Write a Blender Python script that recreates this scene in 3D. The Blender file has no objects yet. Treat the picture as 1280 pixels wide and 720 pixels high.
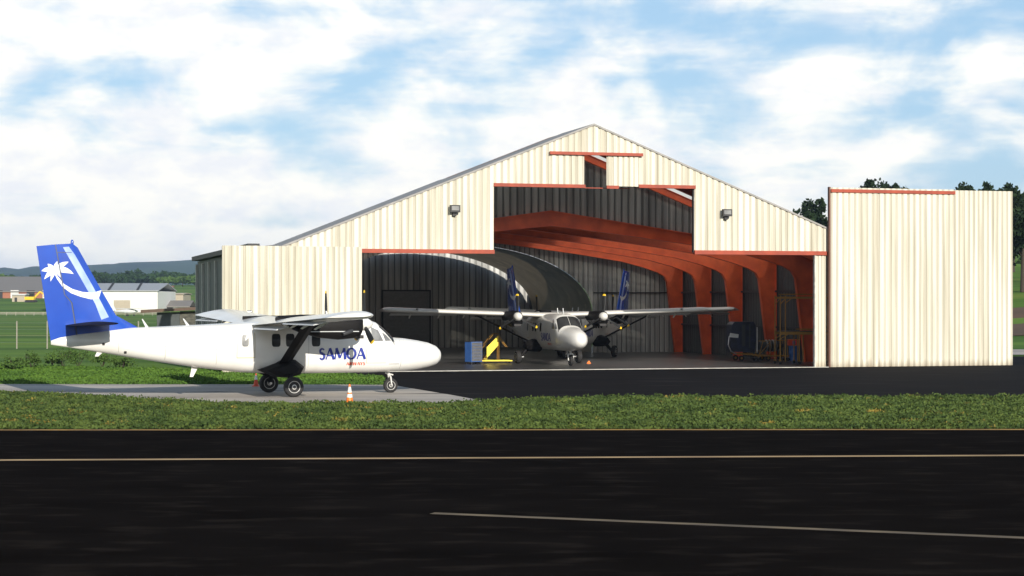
import bpy, bmesh, math, random
import numpy as np
from mathutils import Vector, Matrix
from mathutils.geometry import tessellate_polygon

S = bpy.context.scene
COL = S.collection
R = math.radians

# ------------------------------------------------------------ camera
CAMH = 3.6
cd = bpy.data.cameras.new('camera'); cam = bpy.data.objects.new('camera', cd); COL.objects.link(cam)
cam.location = (0, 0, CAMH); cam.rotation_euler = (R(90), 0, 0)
cd.sensor_width = 36; cd.lens = 2300/1280*36; cd.shift_y = 18/1280
cd.clip_start = 0.5; cd.clip_end = 20000
S.camera = cam

# ------------------------------------------------------------ world and sun
SUN_EL, SUN_PHI = 19.0, 21.0          # elevation; how far right of "straight behind the camera"
W = bpy.data.worlds.new('World'); S.world = W; W.use_nodes = True
nt = W.node_tree; N = nt.nodes; L = nt.links
for n in list(N): N.remove(n)
def nd(t, **k):
    n = N.new(t)
    for a, b in k.items(): setattr(n, a, b)
    return n
out = nd('ShaderNodeOutputWorld'); bg = nd('ShaderNodeBackground'); bg.inputs[1].default_value = 0.10
sky = nd('ShaderNodeTexSky', sky_type='NISHITA', sun_disc=False, sun_elevation=R(SUN_EL), sun_rotation=R(180-SUN_PHI))
sky.altitude = 0; sky.air_density = 1.0; sky.dust_density = 0.6; sky.ozone_density = 2.0
tc = nd('ShaderNodeTexCoord'); sep = nd('ShaderNodeSeparateXYZ'); L.new(tc.outputs['Generated'], sep.inputs[0])
def mth(op, a, b=None, c=None, cl=False):
    n = nd('ShaderNodeMath', operation=op); n.use_clamp = cl
    for i, v in enumerate((a, b, c)):
        if v is None: continue
        if hasattr(v, 'is_linked') or hasattr(v, 'links'): L.new(v, n.inputs[i])
        else: n.inputs[i].default_value = v
    return n.outputs[0]
az = mth('ARCTAN2', sep.outputs[0], sep.outputs[1]); zz = sep.outputs[2]
cmb = nd('ShaderNodeCombineXYZ')
L.new(mth('MULTIPLY', az, 9.0), cmb.inputs[0]); L.new(mth('MULTIPLY', zz, 17.0), cmb.inputs[1]); cmb.inputs[2].default_value = 5.7
def noise(vec, scale, det, rough, dist=0.0):
    n = nd('ShaderNodeTexNoise'); n.inputs['Scale'].default_value = scale; n.inputs['Detail'].default_value = det
    n.inputs['Roughness'].default_value = rough; n.inputs['Distortion'].default_value = dist; L.new(vec, n.inputs['Vector']); return n.outputs[0]
n1 = noise(cmb.outputs[0], 1.6, 7, 0.52, 0.25)
cmb2 = nd('ShaderNodeCombineXYZ')
L.new(mth('MULTIPLY', az, 7.0), cmb2.inputs[0]); L.new(mth('MULTIPLY', zz, 60.0), cmb2.inputs[1]); cmb2.inputs[2].default_value = 8.1
n2 = noise(cmb2.outputs[0], 1.0, 5, 0.55, 0.2)
nm = mth('ADD', mth('MULTIPLY', n1, 0.74), mth('MULTIPLY', n2, 0.26))
# more cloud low in the sky and to the left
low = mth('MULTIPLY', mth('SUBTRACT', 0.085, zz), 1.3)
lft = mth('MULTIPLY', az, -0.16)
nm = mth('ADD', nm, mth('MAXIMUM', low, -0.05)); nm = mth('ADD', nm, mth('MINIMUM', mth('MAXIMUM', lft, -0.05), 0.08))
hi = nd('ShaderNodeMapRange'); L.new(zz, hi.inputs[0]); hi.inputs[1].default_value = 0.19; hi.inputs[2].default_value = 0.42   # clear overhead
nm = mth('SUBTRACT', nm, mth('MULTIPLY', hi.outputs[0], 0.22))
ramp = nd('ShaderNodeValToRGB'); L.new(nm, ramp.inputs[0])
ramp.color_ramp.elements[0].position = 0.33; ramp.color_ramp.elements[0].color = (0, 0, 0, 1)
ramp.color_ramp.elements[1].position = 0.55; ramp.color_ramp.elements[1].color = (1, 1, 1, 1)
ramp.color_ramp.interpolation = 'EASE'
n3 = noise(cmb.outputs[0], 2.6, 5, 0.6)
cr = nd('ShaderNodeValToRGB'); L.new(n3, cr.inputs[0])
cr.color_ramp.elements[0].position = 0.36; cr.color_ramp.elements[0].color = (8.7, 8.8, 9.0, 1)
cr.color_ramp.elements[1].position = 0.56; cr.color_ramp.elements[1].color = (10.4, 10.1, 9.3, 1)
blue = nd('ShaderNodeMix', data_type='RGBA'); L.new(mth('MULTIPLY_ADD', hi.outputs[0], -0.50, 0.62), blue.inputs[0])
L.new(sky.outputs[0], blue.inputs[6]); blue.inputs[7].default_value = (3.9, 6.2, 8.7, 1)
mix = nd('ShaderNodeMix', data_type='RGBA'); L.new(ramp.outputs[0], mix.inputs[0]); L.new(blue.outputs[2], mix.inputs[6]); L.new(cr.outputs[0], mix.inputs[7])
L.new(mix.outputs[2], bg.inputs[0]); L.new(bg.outputs[0], out.inputs[0])
try: W.cycles.sampling_method = 'MANUAL'; W.cycles.sample_map_resolution = 1024
except Exception: pass

sd = bpy.data.lights.new('sun', 'SUN'); sun = bpy.data.objects.new('sun', sd); COL.objects.link(sun)
sd.energy = 5.0; sd.angle = R(0.5); sd.color = (1.0, 0.935, 0.83)
p, e = R(SUN_PHI), R(SUN_EL)
tosun = Vector((math.sin(p)*math.cos(e), -math.cos(p)*math.cos(e), math.sin(e)))
sun.rotation_euler = tosun.to_track_quat('Z', 'Y').to_euler()
S.view_settings.view_transform = 'Standard'; S.view_settings.look = 'None'; S.view_settings.gamma = 1
S.view_settings.exposure = 0.20; S.view_settings.use_curve_mapping = False
S.render.engine = 'CYCLES'; S.cycles.max_bounces = 8

# ------------------------------------------------------------ materials
MATS = {}
def mat(name, col, rough=0.6, metal=0.0, col2=None, scale=4.0, stretch=(1, 1, 1), det=4, lo=0.35, hi=0.65,
        bump=0.0, bscale=None, island=0.0, col3=None, c3=(0.6, 0.7), s3=1.0, spec=0.5, dirt=None, coat=0.0):
    if name in MATS: return MATS[name]
    m = bpy.data.materials.new(name); m.use_nodes = True; t = m.node_tree; b = t.nodes['Principled BSDF']
    b.inputs['Roughness'].default_value = rough; b.inputs['Metallic'].default_value = metal
    b.inputs['Specular IOR Level'].default_value = spec; b.inputs['Coat Weight'].default_value = coat
    b.inputs['Coat Roughness'].default_value = 0.1
    b.inputs['Base Color'].default_value = (*col, 1)
    def new(k): return t.nodes.new(k)
    c = new('ShaderNodeTexCoord'); mp = new('ShaderNodeMapping'); mp.inputs['Scale'].default_value = stretch
    t.links.new(c.outputs['Object'], mp.inputs[0])
    def nz(s, d=det):
        n = new('ShaderNodeTexNoise'); n.inputs['Scale'].default_value = s; n.inputs['Detail'].default_value = d
        t.links.new(mp.outputs[0], n.inputs['Vector']); return n.outputs[0]
    def rampn(f, a, bb):
        r = new('ShaderNodeMapRange'); r.inputs[1].default_value = a; r.inputs[2].default_value = bb
        t.links.new(f, r.inputs[0]); return r.outputs[0]
    def mx(f, A, B):
        q = new('ShaderNodeMix'); q.data_type = 'RGBA'
        t.links.new(f, q.inputs[0])
        for i, v in ((6, A), (7, B)):
            if isinstance(v, tuple): q.inputs[i].default_value = (*v, 1)
            else: t.links.new(v, q.inputs[i])
        return q.outputs[2]
    cur = col
    if col2 is None: col2 = tuple(x*0.86 for x in col)
    cur = mx(rampn(nz(scale), lo, hi), col, col2)
    if island:
        g = new('ShaderNodeNewGeometry'); a = new('ShaderNodeMath'); a.operation = 'MULTIPLY'
        t.links.new(g.outputs['Random Per Island'], a.inputs[0]); a.inputs[1].default_value = island
        cur = mx(a.outputs[0], cur, tuple(min(1, x*2.2) for x in col2))
    if col3 is not None: cur = mx(rampn(nz(s3, 5), *c3), cur, col3)
    if dirt is not None:       # grime rising a little from the foot of the thing
        sp = new('ShaderNodeSeparateXYZ'); t.links.new(c.outputs['Object'], sp.inputs[0])
        a = new('ShaderNodeMath'); a.operation = 'MULTIPLY_ADD'; t.links.new(nz(3.0), a.inputs[0]); a.inputs[1].default_value = 0.9
        t.links.new(sp.outputs[2], a.inputs[2])
        cur = mx(rampn(a.outputs[0], 0.85, 0.25), cur, dirt)
    t.links.new(cur, b.inputs['Base Color'])
    if bump:
        bn = new('ShaderNodeBump'); bn.inputs['Strength'].default_value = bump; bn.inputs['Distance'].default_value = 0.05
        t.links.new(nz(bscale or scale*3), bn.inputs['Height']); t.links.new(bn.outputs[0], b.inputs['Normal'])
    MATS[name] = m; return m

CREAMV = mat('cream_valley_shade', (0.47, 0.44, 0.355), 0.6, 0.0, (0.38, 0.35, 0.275), 3.0, (1, 1, 0.06), 4, dirt=(0.18, 0.13, 0.08))  # darker cream for valley faces, rib shade put into the colour
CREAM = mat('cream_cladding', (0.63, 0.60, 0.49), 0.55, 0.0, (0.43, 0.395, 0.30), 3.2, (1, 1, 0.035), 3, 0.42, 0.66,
            col3=(0.72, 0.69, 0.58), c3=(0.50, 0.66), s3=2.0, dirt=(0.25, 0.19, 0.12))
GREYV = mat('grey_valley_shade', (0.20, 0.20, 0.19), 0.65, 0.0, (0.13, 0.13, 0.125), 2.0, (1, 1, 0.1))  # darker grey on recessed faces, painting in the shade between ribs
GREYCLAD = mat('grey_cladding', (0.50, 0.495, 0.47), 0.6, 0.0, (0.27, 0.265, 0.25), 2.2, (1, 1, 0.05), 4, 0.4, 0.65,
               col3=(0.20, 0.195, 0.19), c3=(0.55, 0.7), s3=0.8)
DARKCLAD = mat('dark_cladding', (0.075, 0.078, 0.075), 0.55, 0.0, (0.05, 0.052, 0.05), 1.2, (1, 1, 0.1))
VAULT = mat('vault_lining', (0.50, 0.46, 0.38), 0.6, 0.0, (0.28, 0.26, 0.22), 0.5, (1, 1, 1), 6, col3=(0.62, 0.56, 0.42), c3=(0.58, 0.7), s3=0.9)
ROOF = mat('roof_sheet', (0.33, 0.31, 0.29), 0.6, 0.0, (0.25, 0.24, 0.22), 1.5, (1, 0.1, 1))
ORANGE = mat('orange_steel', (0.86, 0.135, 0.030), 0.45, 0.0, (0.66, 0.095, 0.022), 1.3, (1, 1, 1), 5, bump=0.15, bscale=8)
RUST = mat('rust_red_header', (0.36, 0.050, 0.014), 0.6, 0.0, (0.26, 0.035, 0.012), 2.0)
LINEBROWN = mat('rusty_edge', (0.16, 0.07, 0.045), 0.7)
GIRT = mat('dark_steel', (0.04, 0.04, 0.042), 0.5)
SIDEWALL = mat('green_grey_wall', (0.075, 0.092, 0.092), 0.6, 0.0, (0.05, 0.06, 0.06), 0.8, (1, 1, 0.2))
BLACK = mat('black_fascia', (0.02, 0.02, 0.022), 0.6)
PILLAR = mat('pale_post', (0.45, 0.44, 0.41), 0.6)
FLOOR = mat('hangar_floor', (0.060, 0.056, 0.052), 0.32, 0.0, (0.040, 0.038, 0.036), 0.35, (1, 1, 1), 6, 0.4, 0.62, col3=(0.025, 0.025, 0.025), c3=(0.6, 0.7), s3=0.9)
WHITELINE = mat('white_threshold', (0.62, 0.60, 0.54), 0.7, 0.0, (0.42, 0.40, 0.35), 3)
ASPH = mat('runway_asphalt', (0.0110, 0.0092, 0.0082), 0.95, 0.0, (0.0065, 0.0055, 0.0050), 0.6, (0.45, 1, 1), 9, 0.3, 0.7,
           bump=0.25, bscale=30, col3=(0.019, 0.0155, 0.013), c3=(0.53, 0.70), s3=1.7, spec=0.0)
APRON = mat('apron_asphalt', (0.017, 0.0152, 0.0152), 0.85, 0.0, (0.014, 0.0138, 0.0148), 0.4, (0.2, 1, 1), 8, 0.35, 0.65, bump=0.2, bscale=25,
            col3=(0.030, 0.028, 0.028), c3=(0.55, 0.7), s3=1.1, spec=0.01)
CONC = mat('weathered_concrete', (0.50, 0.455, 0.40), 0.9, 0.0, (0.34, 0.305, 0.27), 0.25, (0.3, 1.3, 1), 8, 0.38, 0.62, col3=(0.15, 0.14, 0.13), c3=(0.58, 0.68), s3=0.45, bump=0.15, bscale=12, spec=0.1)
YLINE = mat('yellow_line_paint', (0.50, 0.27, 0.035), 0.7, 0.0, (0.22, 0.11, 0.02), 1.5, (0.6, 3, 1), 6)
OLINE = mat('pale_line_paint', (0.56, 0.36, 0.16), 0.7, 0.0, (0.32, 0.19, 0.085), 1.2, (0.5, 3, 1), 6, 0.4, 0.7)
DLINE = mat('worn_line_paint', (0.20, 0.14, 0.07), 0.8, 0.0, (0.10, 0.07, 0.04), 1.6, (0.6, 3, 1), 6, 0.38, 0.62)

WHITE = mat('aircraft_white', (0.80, 0.79, 0.75), 0.28, 0.0, (0.72, 0.70, 0.65), 0.8, coat=0.4)
WGREY = mat('aircraft_grey_white', (0.62, 0.63, 0.63), 0.35, 0.0, (0.52, 0.53, 0.53), 1.2, coat=0.2)
BLUE = mat('aircraft_blue', (0.010, 0.075, 0.46), 0.22, 0.0, (0.007, 0.05, 0.36), 0.5, coat=0.5)
STREAK = mat('pale_blue_streak', (0.50, 0.60, 0.86), 0.3, 0.0, (0.22, 0.34, 0.78), 0.9)
DECALW = mat('white_emblem_paint', (0.82, 0.84, 0.86), 0.35)
NAVY = mat('dark_navy', (0.008, 0.010, 0.03), 0.7, spec=0.05)
PBLACK = mat('nacelle_black', (0.010, 0.009, 0.009), 0.6, spec=0.15)
GLASS = mat('dark_glass', (0.02, 0.02, 0.02), 0.2, 0.0, (0.035, 0.035, 0.035), 1.5, spec=0.25)
GLASSG = mat('grey_glass', (0.16, 0.16, 0.16), 0.2, 0.0, (0.28, 0.28, 0.27), 2.5, spec=0.8)
TYRE = mat('tyre_rubber', (0.018, 0.017, 0.017), 0.8)
RIM = mat('wheel_white', (0.66, 0.65, 0.62), 0.35)
STEEL = mat('bare_metal', (0.50, 0.50, 0.50), 0.3, 0.8)
BLADE = mat('blade_black', (0.02, 0.02, 0.02), 0.4)
YEL = mat('yellow_paint', (0.80, 0.52, 0.02), 0.45)
SYEL = mat('stair_yellow', (0.85, 0.66, 0.02), 0.45)
DYEL = mat('mustard_paint', (0.34, 0.17, 0.02), 0.5)
INK = mat('letter_blue', (0.010, 0.030, 0.28), 0.4)
RED = mat('letter_red', (0.65, 0.10, 0.05), 0.4)
SEAM = mat('skin_seam', (0.45, 0.44, 0.40), 0.5)
LINE = mat('panel_line', (0.05, 0.07, 0.13), 0.5)
DLIN = mat('door_seam', (0.55, 0.45, 0.25), 0.5)
CONEO = mat('cone_orange', (0.85, 0.20, 0.02), 0.5)
CONER = mat('cone_red', (0.70, 0.07, 0.02), 0.5)
CONEW = mat('cone_white', (0.80, 0.80, 0.76), 0.5)
TBLUE = mat('cabinet_blue', (0.05, 0.14, 0.42), 0.4)
TGREY = mat('drawer_grey', (0.13, 0.135, 0.15), 0.4)
MBLUE = mat('cover_blue', (0.018, 0.022, 0.055), 0.5, 0.0, (0.01, 0.012, 0.02), 3)
GRASS_T = mat('field_grass', (0.125, 0.220, 0.030), 0.9, 0.0, (0.062, 0.130, 0.018), 0.085, (0.10, 1.3, 1), 8, 0.40, 0.60,
              col3=(0.20, 0.25, 0.045), c3=(0.56, 0.68), s3=0.06, spec=0.1)
LEAFG = mat('ground_leaf', (0.090, 0.125, 0.026), 0.8, 0.0, (0.030, 0.052, 0.012), 0.7, (1, 1, 1), 5, 0.38, 0.62, island=0.35,
            col3=(0.24, 0.18, 0.035), c3=(0.62, 0.70), s3=0.9, spec=0.2)
LEAFB = mat('verge_leaf', (0.085, 0.155, 0.020), 0.8, 0.0, (0.045, 0.095, 0.013), 0.3, (1, 1, 1), 5, 0.38, 0.62, island=0.35, spec=0.2)
LEAFT = mat('tree_leaf', (0.016, 0.032, 0.010), 0.8, 0.0, (0.008, 0.016, 0.006), 0.4, island=0.35, spec=0.15)
LEAFF = mat('far_leaf', (0.030, 0.062, 0.018), 0.9, 0.0, (0.012, 0.026, 0.010), 0.05, (1, 1, 1), 4, island=0.3, spec=0.1)
LEAFS = mat('bush_leaf', (0.075, 0.13, 0.025), 0.8, 0.0, (0.04, 0.075, 0.018), 1.0, island=0.4, spec=0.15)
BARK = mat('bark', (0.05, 0.038, 0.026), 0.9)
HILL = mat('hill_forest', (0.030, 0.060, 0.022), 0.95, 0.0, (0.012, 0.030, 0.014), 0.006, (1, 0.4, 1), 7, 0.40, 0.60, col3=(0.07, 0.11, 0.03), c3=(0.60, 0.66), s3=0.003, spec=0.05)
SOIL = mat('brown_soil', (0.12, 0.062, 0.03), 0.95, 0.0, (0.07, 0.045, 0.02), 0.12, (0.3, 1, 1), 6)
BWHITE = mat('white_wall', (0.72, 0.71, 0.67), 0.6)
BROOF = mat('pale_metal_roof', (0.36, 0.37, 0.38), 0.5)
BTAN = mat('tan_wall', (0.42, 0.36, 0.27), 0.7)
BGREY = mat('warehouse_roof', (0.22, 0.20, 0.18), 0.7)
BRED = mat('red_brown_wall', (0.34, 0.13, 0.07), 0.7)
BDARK = mat('dark_gap', (0.03, 0.028, 0.028), 0.7)
STONE = mat('stone_wall', (0.13, 0.125, 0.10), 0.9, 0.0, (0.06, 0.06, 0.05), 3.5, (1, 1, 2), 5, bump=0.6)
SHEDG = mat('shed_grey', (0.085, 0.095, 0.095), 0.7)
SHEDR = mat('shed_roof_brown', (0.13, 0.085, 0.06), 0.7)
POSTG = mat('fence_post', (0.30, 0.28, 0.22), 0.8)

def clear_sheet():
    m = bpy.data.materials.new('added_rooflight_sheet'); m.use_nodes = True; t = m.node_tree; N_ = t.nodes
    for n in list(N_):
        if n.type != 'OUTPUT_MATERIAL': N_.remove(n)
    a = N_.new('ShaderNodeBsdfTransparent'); a.inputs[0].default_value = (0.85, 0.85, 0.82, 1); b = N_.new('ShaderNodeBsdfTranslucent'); b.inputs[0].default_value = (0.92, 0.90, 0.84, 1)
    x = N_.new('ShaderNodeMixShader'); x.inputs[0].default_value = 0.75
    t.links.new(a.outputs[0], x.inputs[1]); t.links.new(b.outputs[0], x.inputs[2]); t.links.new(x.outputs[0], [n for n in N_ if n.type == 'OUTPUT_MATERIAL'][0].inputs['Surface'])
    return m
CLEAR = clear_sheet()  # translucent sheet added to bring daylight into the hangar

# ------------------------------------------------------------ mesh helpers
def add(name, verts, faces, m, parent=None, smooth=False, mats=None, midx=None):
    me = bpy.data.meshes.new(name); me.from_pydata([tuple(v) for v in verts], [], faces); me.update()
    for q in (mats or [m]): me.materials.append(q)
    if midx is not None: me.polygons.foreach_set('material_index', midx)
    if smooth: me.polygons.foreach_set('use_smooth', [True]*len(me.polygons))
    o = bpy.data.objects.new(name, me); COL.objects.link(o)
    if parent is not None: o.parent = parent
    return o
def tag(o, label=None, cat=None, group=None, kind=None):
    if label: o['label'] = label
    if cat: o['category'] = cat
    if group: o['group'] = group
    if kind: o['kind'] = kind
    return o
def thing(name, label, cat, loc=(0, 0, 0), rot=0.0, group=None):
    o = bpy.data.objects.new(name, None); COL.objects.link(o); o.location = loc; o.rotation_euler = (0, 0, rot)
    return tag(o, label, cat, group)
class MB:
    def __init__(s): s.v = []; s.f = []; s.mi = []; s.cm = 0
    def put(s, vs, fs):
        k = len(s.v); s.v += [tuple(v) for v in vs]; s.f += [tuple(i+k for i in f) for f in fs]; s.mi += [s.cm]*len(fs); return s
    def box(s, x0, x1, y0, y1, z0, z1, M=None):
        vs = [Vector((x, y, z)) for z in (z0, z1) for x, y in ((x0, y0), (x1, y0), (x1, y1), (x0, y1))]
        if M is not None: vs = [M @ v for v in vs]
        return s.put(vs, [(0, 3, 2, 1), (4, 5, 6, 7), (0, 1, 5, 4), (1, 2, 6, 5), (2, 3, 7, 6), (3, 0, 4, 7)])
    def tube(s, pts, r, n=8, cap=True):
        pts = [Vector(p) for p in pts]; rs = r if isinstance(r, (list, tuple)) else [r]*len(pts)
        vs = []; ref = None
        for i, p in enumerate(pts):
            d = (pts[min(i+1, len(pts)-1)]-pts[max(i-1, 0)]).normalized()
            if ref is None: ref = Vector((0, 0, 1)) if abs(d.z) < 0.9 else Vector((1, 0, 0))
            a = d.cross(ref).normalized(); b = d.cross(a).normalized()
            for k in range(n):
                t = 2*math.pi*k/n; vs.append(p+(a*math.cos(t)+b*math.sin(t))*rs[i])
        fs = [(i*n+k, i*n+(k+1) % n, (i+1)*n+(k+1) % n, (i+1)*n+k) for i in range(len(pts)-1) for k in range(n)]
        if cap: fs += [tuple(range(n))[::-1], tuple((len(pts)-1)*n+k for k in range(n))]
        return s.put(vs, fs)
    def bar(s, p0, p1, w, h):   # rectangular bar: w horizontally across, h vertically
        p0, p1 = Vector(p0), Vector(p1); d = (p1-p0).normalized()
        ref = Vector((0, 0, 1)) if abs(d.z) < 0.95 else Vector((0, 1, 0))
        a = d.cross(ref).normalized()*w/2; b = a.cross(d).normalized()*h/2
        vs = [q+i*a+j*b for q in (p0, p1) for i, j in ((-1, -1), (1, -1), (1, 1), (-1, 1))]
        return s.put(vs, [(0, 3, 2, 1), (4, 5, 6, 7), (0, 1, 5, 4), (1, 2, 6, 5), (2, 3, 7, 6), (3, 0, 4, 7)])
    def lathe(s, prof, n=24, axis='z', o=(0, 0, 0)):   # prof: (r, h)
        o = Vector(o); vs = []
        for r, h in prof:
            for k in range(n):
                t = 2*math.pi*k/n; a, b = r*math.cos(t), r*math.sin(t)
                vs.append(o+Vector({'z': (a, b, h), 'x': (h, a, b), 'y': (a, h, b)}[axis]))
        fs = [(i*n+k, i*n+(k+1) % n, (i+1)*n+(k+1) % n, (i+1)*n+k) for i in range(len(prof)-1) for k in range(n)]
        fs += [tuple(range(n))[::-1], tuple((len(prof)-1)*n+k for k in range(n))]
        return s.put(vs, fs)
    def prism(s, poly, d0, d1, axis='y'):   # poly in the plane across axis, extruded from d0 to d1
        n = len(poly)
        def P(a, b, d): return {'y': (a, d, b), 'x': (d, a, b), 'z': (a, b, d)}[axis]
        vs = [P(a, b, d0) for a, b in poly]+[P(a, b, d1) for a, b in poly]
        tr = tessellate_polygon([[Vector((a, b, 0)) for a, b in poly]])
        fs = [tuple(t) for t in tr]+[tuple(i+n for i in t[::-1]) for t in tr]
        fs += [(i, (i+1) % n, (i+1) % n+n, i+n) for i in range(n)]
        return s.put(vs, fs)
    def build(s, name, m, parent=None, smooth=False, mats=None):
        o = add(name, s.v, s.f, m, parent, smooth, mats, s.mi if mats else None)
        bm = bmesh.new(); bm.from_mesh(o.data); bmesh.ops.recalc_face_normals(bm, faces=bm.faces)
        if smooth:
            for e_ in bm.edges:
                if len(e_.link_faces) == 2 and e_.calc_face_angle(0) > 0.7: e_.smooth = False
        bm.to_mesh(o.data); bm.free(); return o
def copy_tree(o, parent=None):
    c = o.copy(); COL.objects.link(c); c.parent = parent
    for ch in list(o.children): copy_tree(ch, c)
    return c
def corrugated(name, a0, a1, zb, zt, m, parent, y=0.0, period=0.36, depth=0.05, axis='x', thick=0.03, breaks=()):
    """ribbed metal sheet in the local x-z (or y-z) plane; zb/zt give its lower and upper edge"""
    xs = []
    k = 0; a = a0
    prof = [(0.0, 0), (0.20, 0), (0.32, 1), (0.88, 1)]
    while a < a1:
        for f, o in prof:
            q = a+f*period
            if q < a1: xs.append((q, o))
        a += period
    xs.append((a1, xs[-1][1]))
    for b in breaks:
        if a0 < b < a1:
            o = [q[1] for q in xs if q[0] <= b][-1]; xs += [(b-0.002, o), (b+0.002, o)]
    xs.sort(); vs = []; fs = []
    for q, o in xs:
        off = y-depth*o
        for z in (zb(q), zt(q)): vs.append((q, off, z) if axis == 'x' else (off, q, z))
    for i in range(len(xs)-1):
        if vs[2*i+1][2]-vs[2*i][2] > 0.01 or vs[2*i+3][2]-vs[2*i+2][2] > 0.01: fs.append((2*i, 2*i+2, 2*i+3, 2*i+1))
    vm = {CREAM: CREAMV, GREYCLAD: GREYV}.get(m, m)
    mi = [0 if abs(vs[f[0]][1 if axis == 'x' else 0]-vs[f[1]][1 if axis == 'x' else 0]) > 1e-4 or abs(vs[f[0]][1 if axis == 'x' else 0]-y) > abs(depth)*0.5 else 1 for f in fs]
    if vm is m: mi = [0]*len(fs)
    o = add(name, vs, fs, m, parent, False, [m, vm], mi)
    sm = o.modifiers.new('thickness', 'SOLIDIFY'); sm.thickness = thick; sm.offset = -1
    return o
def leaf_mesh(name, pts, size, m, parent=None, rng=None, flat=0.0):
    """one quad leaf per point, randomly turned"""
    rng = rng or np.random.default_rng(1); n = len(pts); pts = np.asarray(pts, float)
    a = rng.normal(size=(n, 3)); a[:, 2] *= (1-flat); a /= np.linalg.norm(a, axis=1)[:, None]
    b = rng.normal(size=(n, 3)); b -= a*(a*b).sum(1)[:, None]; b /= np.linalg.norm(b, axis=1)[:, None]
    s = (size*(0.6+0.8*rng.random(n)))[:, None] if np.isscalar(size) else (np.asarray(size)*(0.6+0.8*rng.random(n)))[:, None]
    v = np.stack([pts-a*s*0.5, pts+b*s*0.3, pts+a*s*0.5, pts-b*s*0.3], 1).reshape(-1, 3)
    me = bpy.data.meshes.new(name); me.vertices.add(4*n); me.vertices.foreach_set('co', v.ravel())
    me.loops.add(4*n); me.loops.foreach_set('vertex_index', np.arange(4*n)); me.polygons.add(n)
    me.polygons.foreach_set('loop_start', np.arange(n)*4); me.update(calc_edges=True); me.materials.append(m)
    o = bpy.data.objects.new(name, me); COL.objects.link(o)
    if parent is not None: o.parent = parent
    return o
def sheet(name, poly, z, m, kind='structure'):
    o = add(name, [(x, y, z) for x, y in poly], [tuple(t) for t in tessellate_polygon([[Vector((x, y, 0)) for x, y in poly]])], m)
    bm = bmesh.new(); bm.from_mesh(o.data); bmesh.ops.recalc_face_normals(bm, faces=bm.faces)
    for f in bm.faces:
        if f.normal.z < 0: f.normal_flip()
    bm.to_mesh(o.data); bm.free()
    return tag(o, kind=kind)
def gpt(px, py):     # ground point seen at a photo position
    D = CAMH*2300/(py-378); return ((px-640)/2300*D, D)

# ------------------------------------------------------------ terrain
def sstep(a, b, x):
    t = np.clip((x-a)/(b-a), 0, 1); return t*t*(3-2*t)
def terrain_z(x, y):
    x = np.asarray(x, float); y = np.asarray(y, float)
    left = np.interp(y, [0, 545, 650, 900, 1300, 2200, 7000], [0, 0, 4.0, 11.2, 16, 22, 30])
    right = np.interp(y, [0, 146, 170, 265, 400, 7000], [0, 0, 2.0, 9.9, 14, 40])
    w = sstep(15, 60, x-(y-140)*0.0)
    return left*(1-w)+np.maximum(right, left)*w
xs = np.unique(np.concatenate([np.linspace(-7000, -400, 24), np.linspace(-400, 400, 81), np.linspace(400, 7000, 24)]))
ys = np.unique(np.concatenate([np.linspace(-300, 140, 12), np.linspace(140, 700, 57), np.linspace(700, 1500, 17), np.linspace(1500, 7500, 13)]))
X, Y = np.meshgrid(xs, ys); Z = terrain_z(X, Y)
vs = np.stack([X, Y, Z], -1).reshape(-1, 3).tolist(); nx = len(xs)
fs = [(j*nx+i, j*nx+i+1, (j+1)*nx+i+1, (j+1)*nx+i) for j in range(len(ys)-1) for i in range(nx-1)]
tag(add('ground', vs, fs, GRASS_T, smooth=True), kind='structure')
sheet('runway', [(-400, -200), (400, -200), (400, 52.9), (-400, 51.3)], 0.03, ASPH)
def line(name, p0, p1, w, m):
    p0, p1 = Vector((*p0, 0)), Vector((*p1, 0)); d = (p1-p0).normalized(); n = Vector((-d.y, d.x, 0))*w/2
    return sheet(name, [tuple((q+k*n)[:2]) for q, k in ((p0, -1), (p1, -1), (p1, 1), (p0, 1))], 0.036, m)
def extend(p0, p1, t0, t1):
    a, b = Vector(p0), Vector(p1); return tuple(a+(b-a)*t0), tuple(a+(b-a)*t1)
line('runway_edge_line', *extend((-14.5, 51.45), (14.5, 51.62), -10, 11), 0.40, YLINE)
line('runway_side_line', *extend(gpt(0, 577), gpt(1280, 571), -8, 9), 0.34, OLINE)
line('runway_taxi_line', *extend(gpt(540, 644), gpt(1280, 675), 0, 4), 0.24, DLINE)
sheet('apron', [(-1.44, 66.2), (0.3, 68.0), (3, 69.4), (40, 70.9), (160, 74), (160, 122), (-9, 122), (-9, 93.5), (-6.0, 88), (-5.8, 83), (-5.2, 79.5)], 0.030, APRON)
sheet('concrete_stand', [(-26, 77.5), (-17.3, 71.6), (-10.5, 65.6), (-2.6, 65.2), (-1.0, 66.5), (-2.2, 70.5), (-5.3, 79.8), (-20, 80.3), (-40, 80.3), (-60, 82), (-60, 77.5)], 0.036, CONC)
def drape(name, x0, x1, y0, y1, m, lift, n=12):
    gx = np.linspace(x0, x1, n); gy = np.linspace(y0, y1, n); v = []
    for b in gy:
        for a in gx: v.append((a+1.5*math.sin(b*0.3), b, float(terrain_z(a, b))+lift))
    tag(add(name, v, [(j*n+i, j*n+i+1, (j+1)*n+i+1, (j+1)*n+i) for j in range(n-1) for i in range(n-1)], m, smooth=True), kind='structure')
drape('side_road', 30, 180, 125, 139, CONC, 0.05)
drape('bare_soil', 40, 120, 158, 186, SOIL, 0.06)

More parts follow.
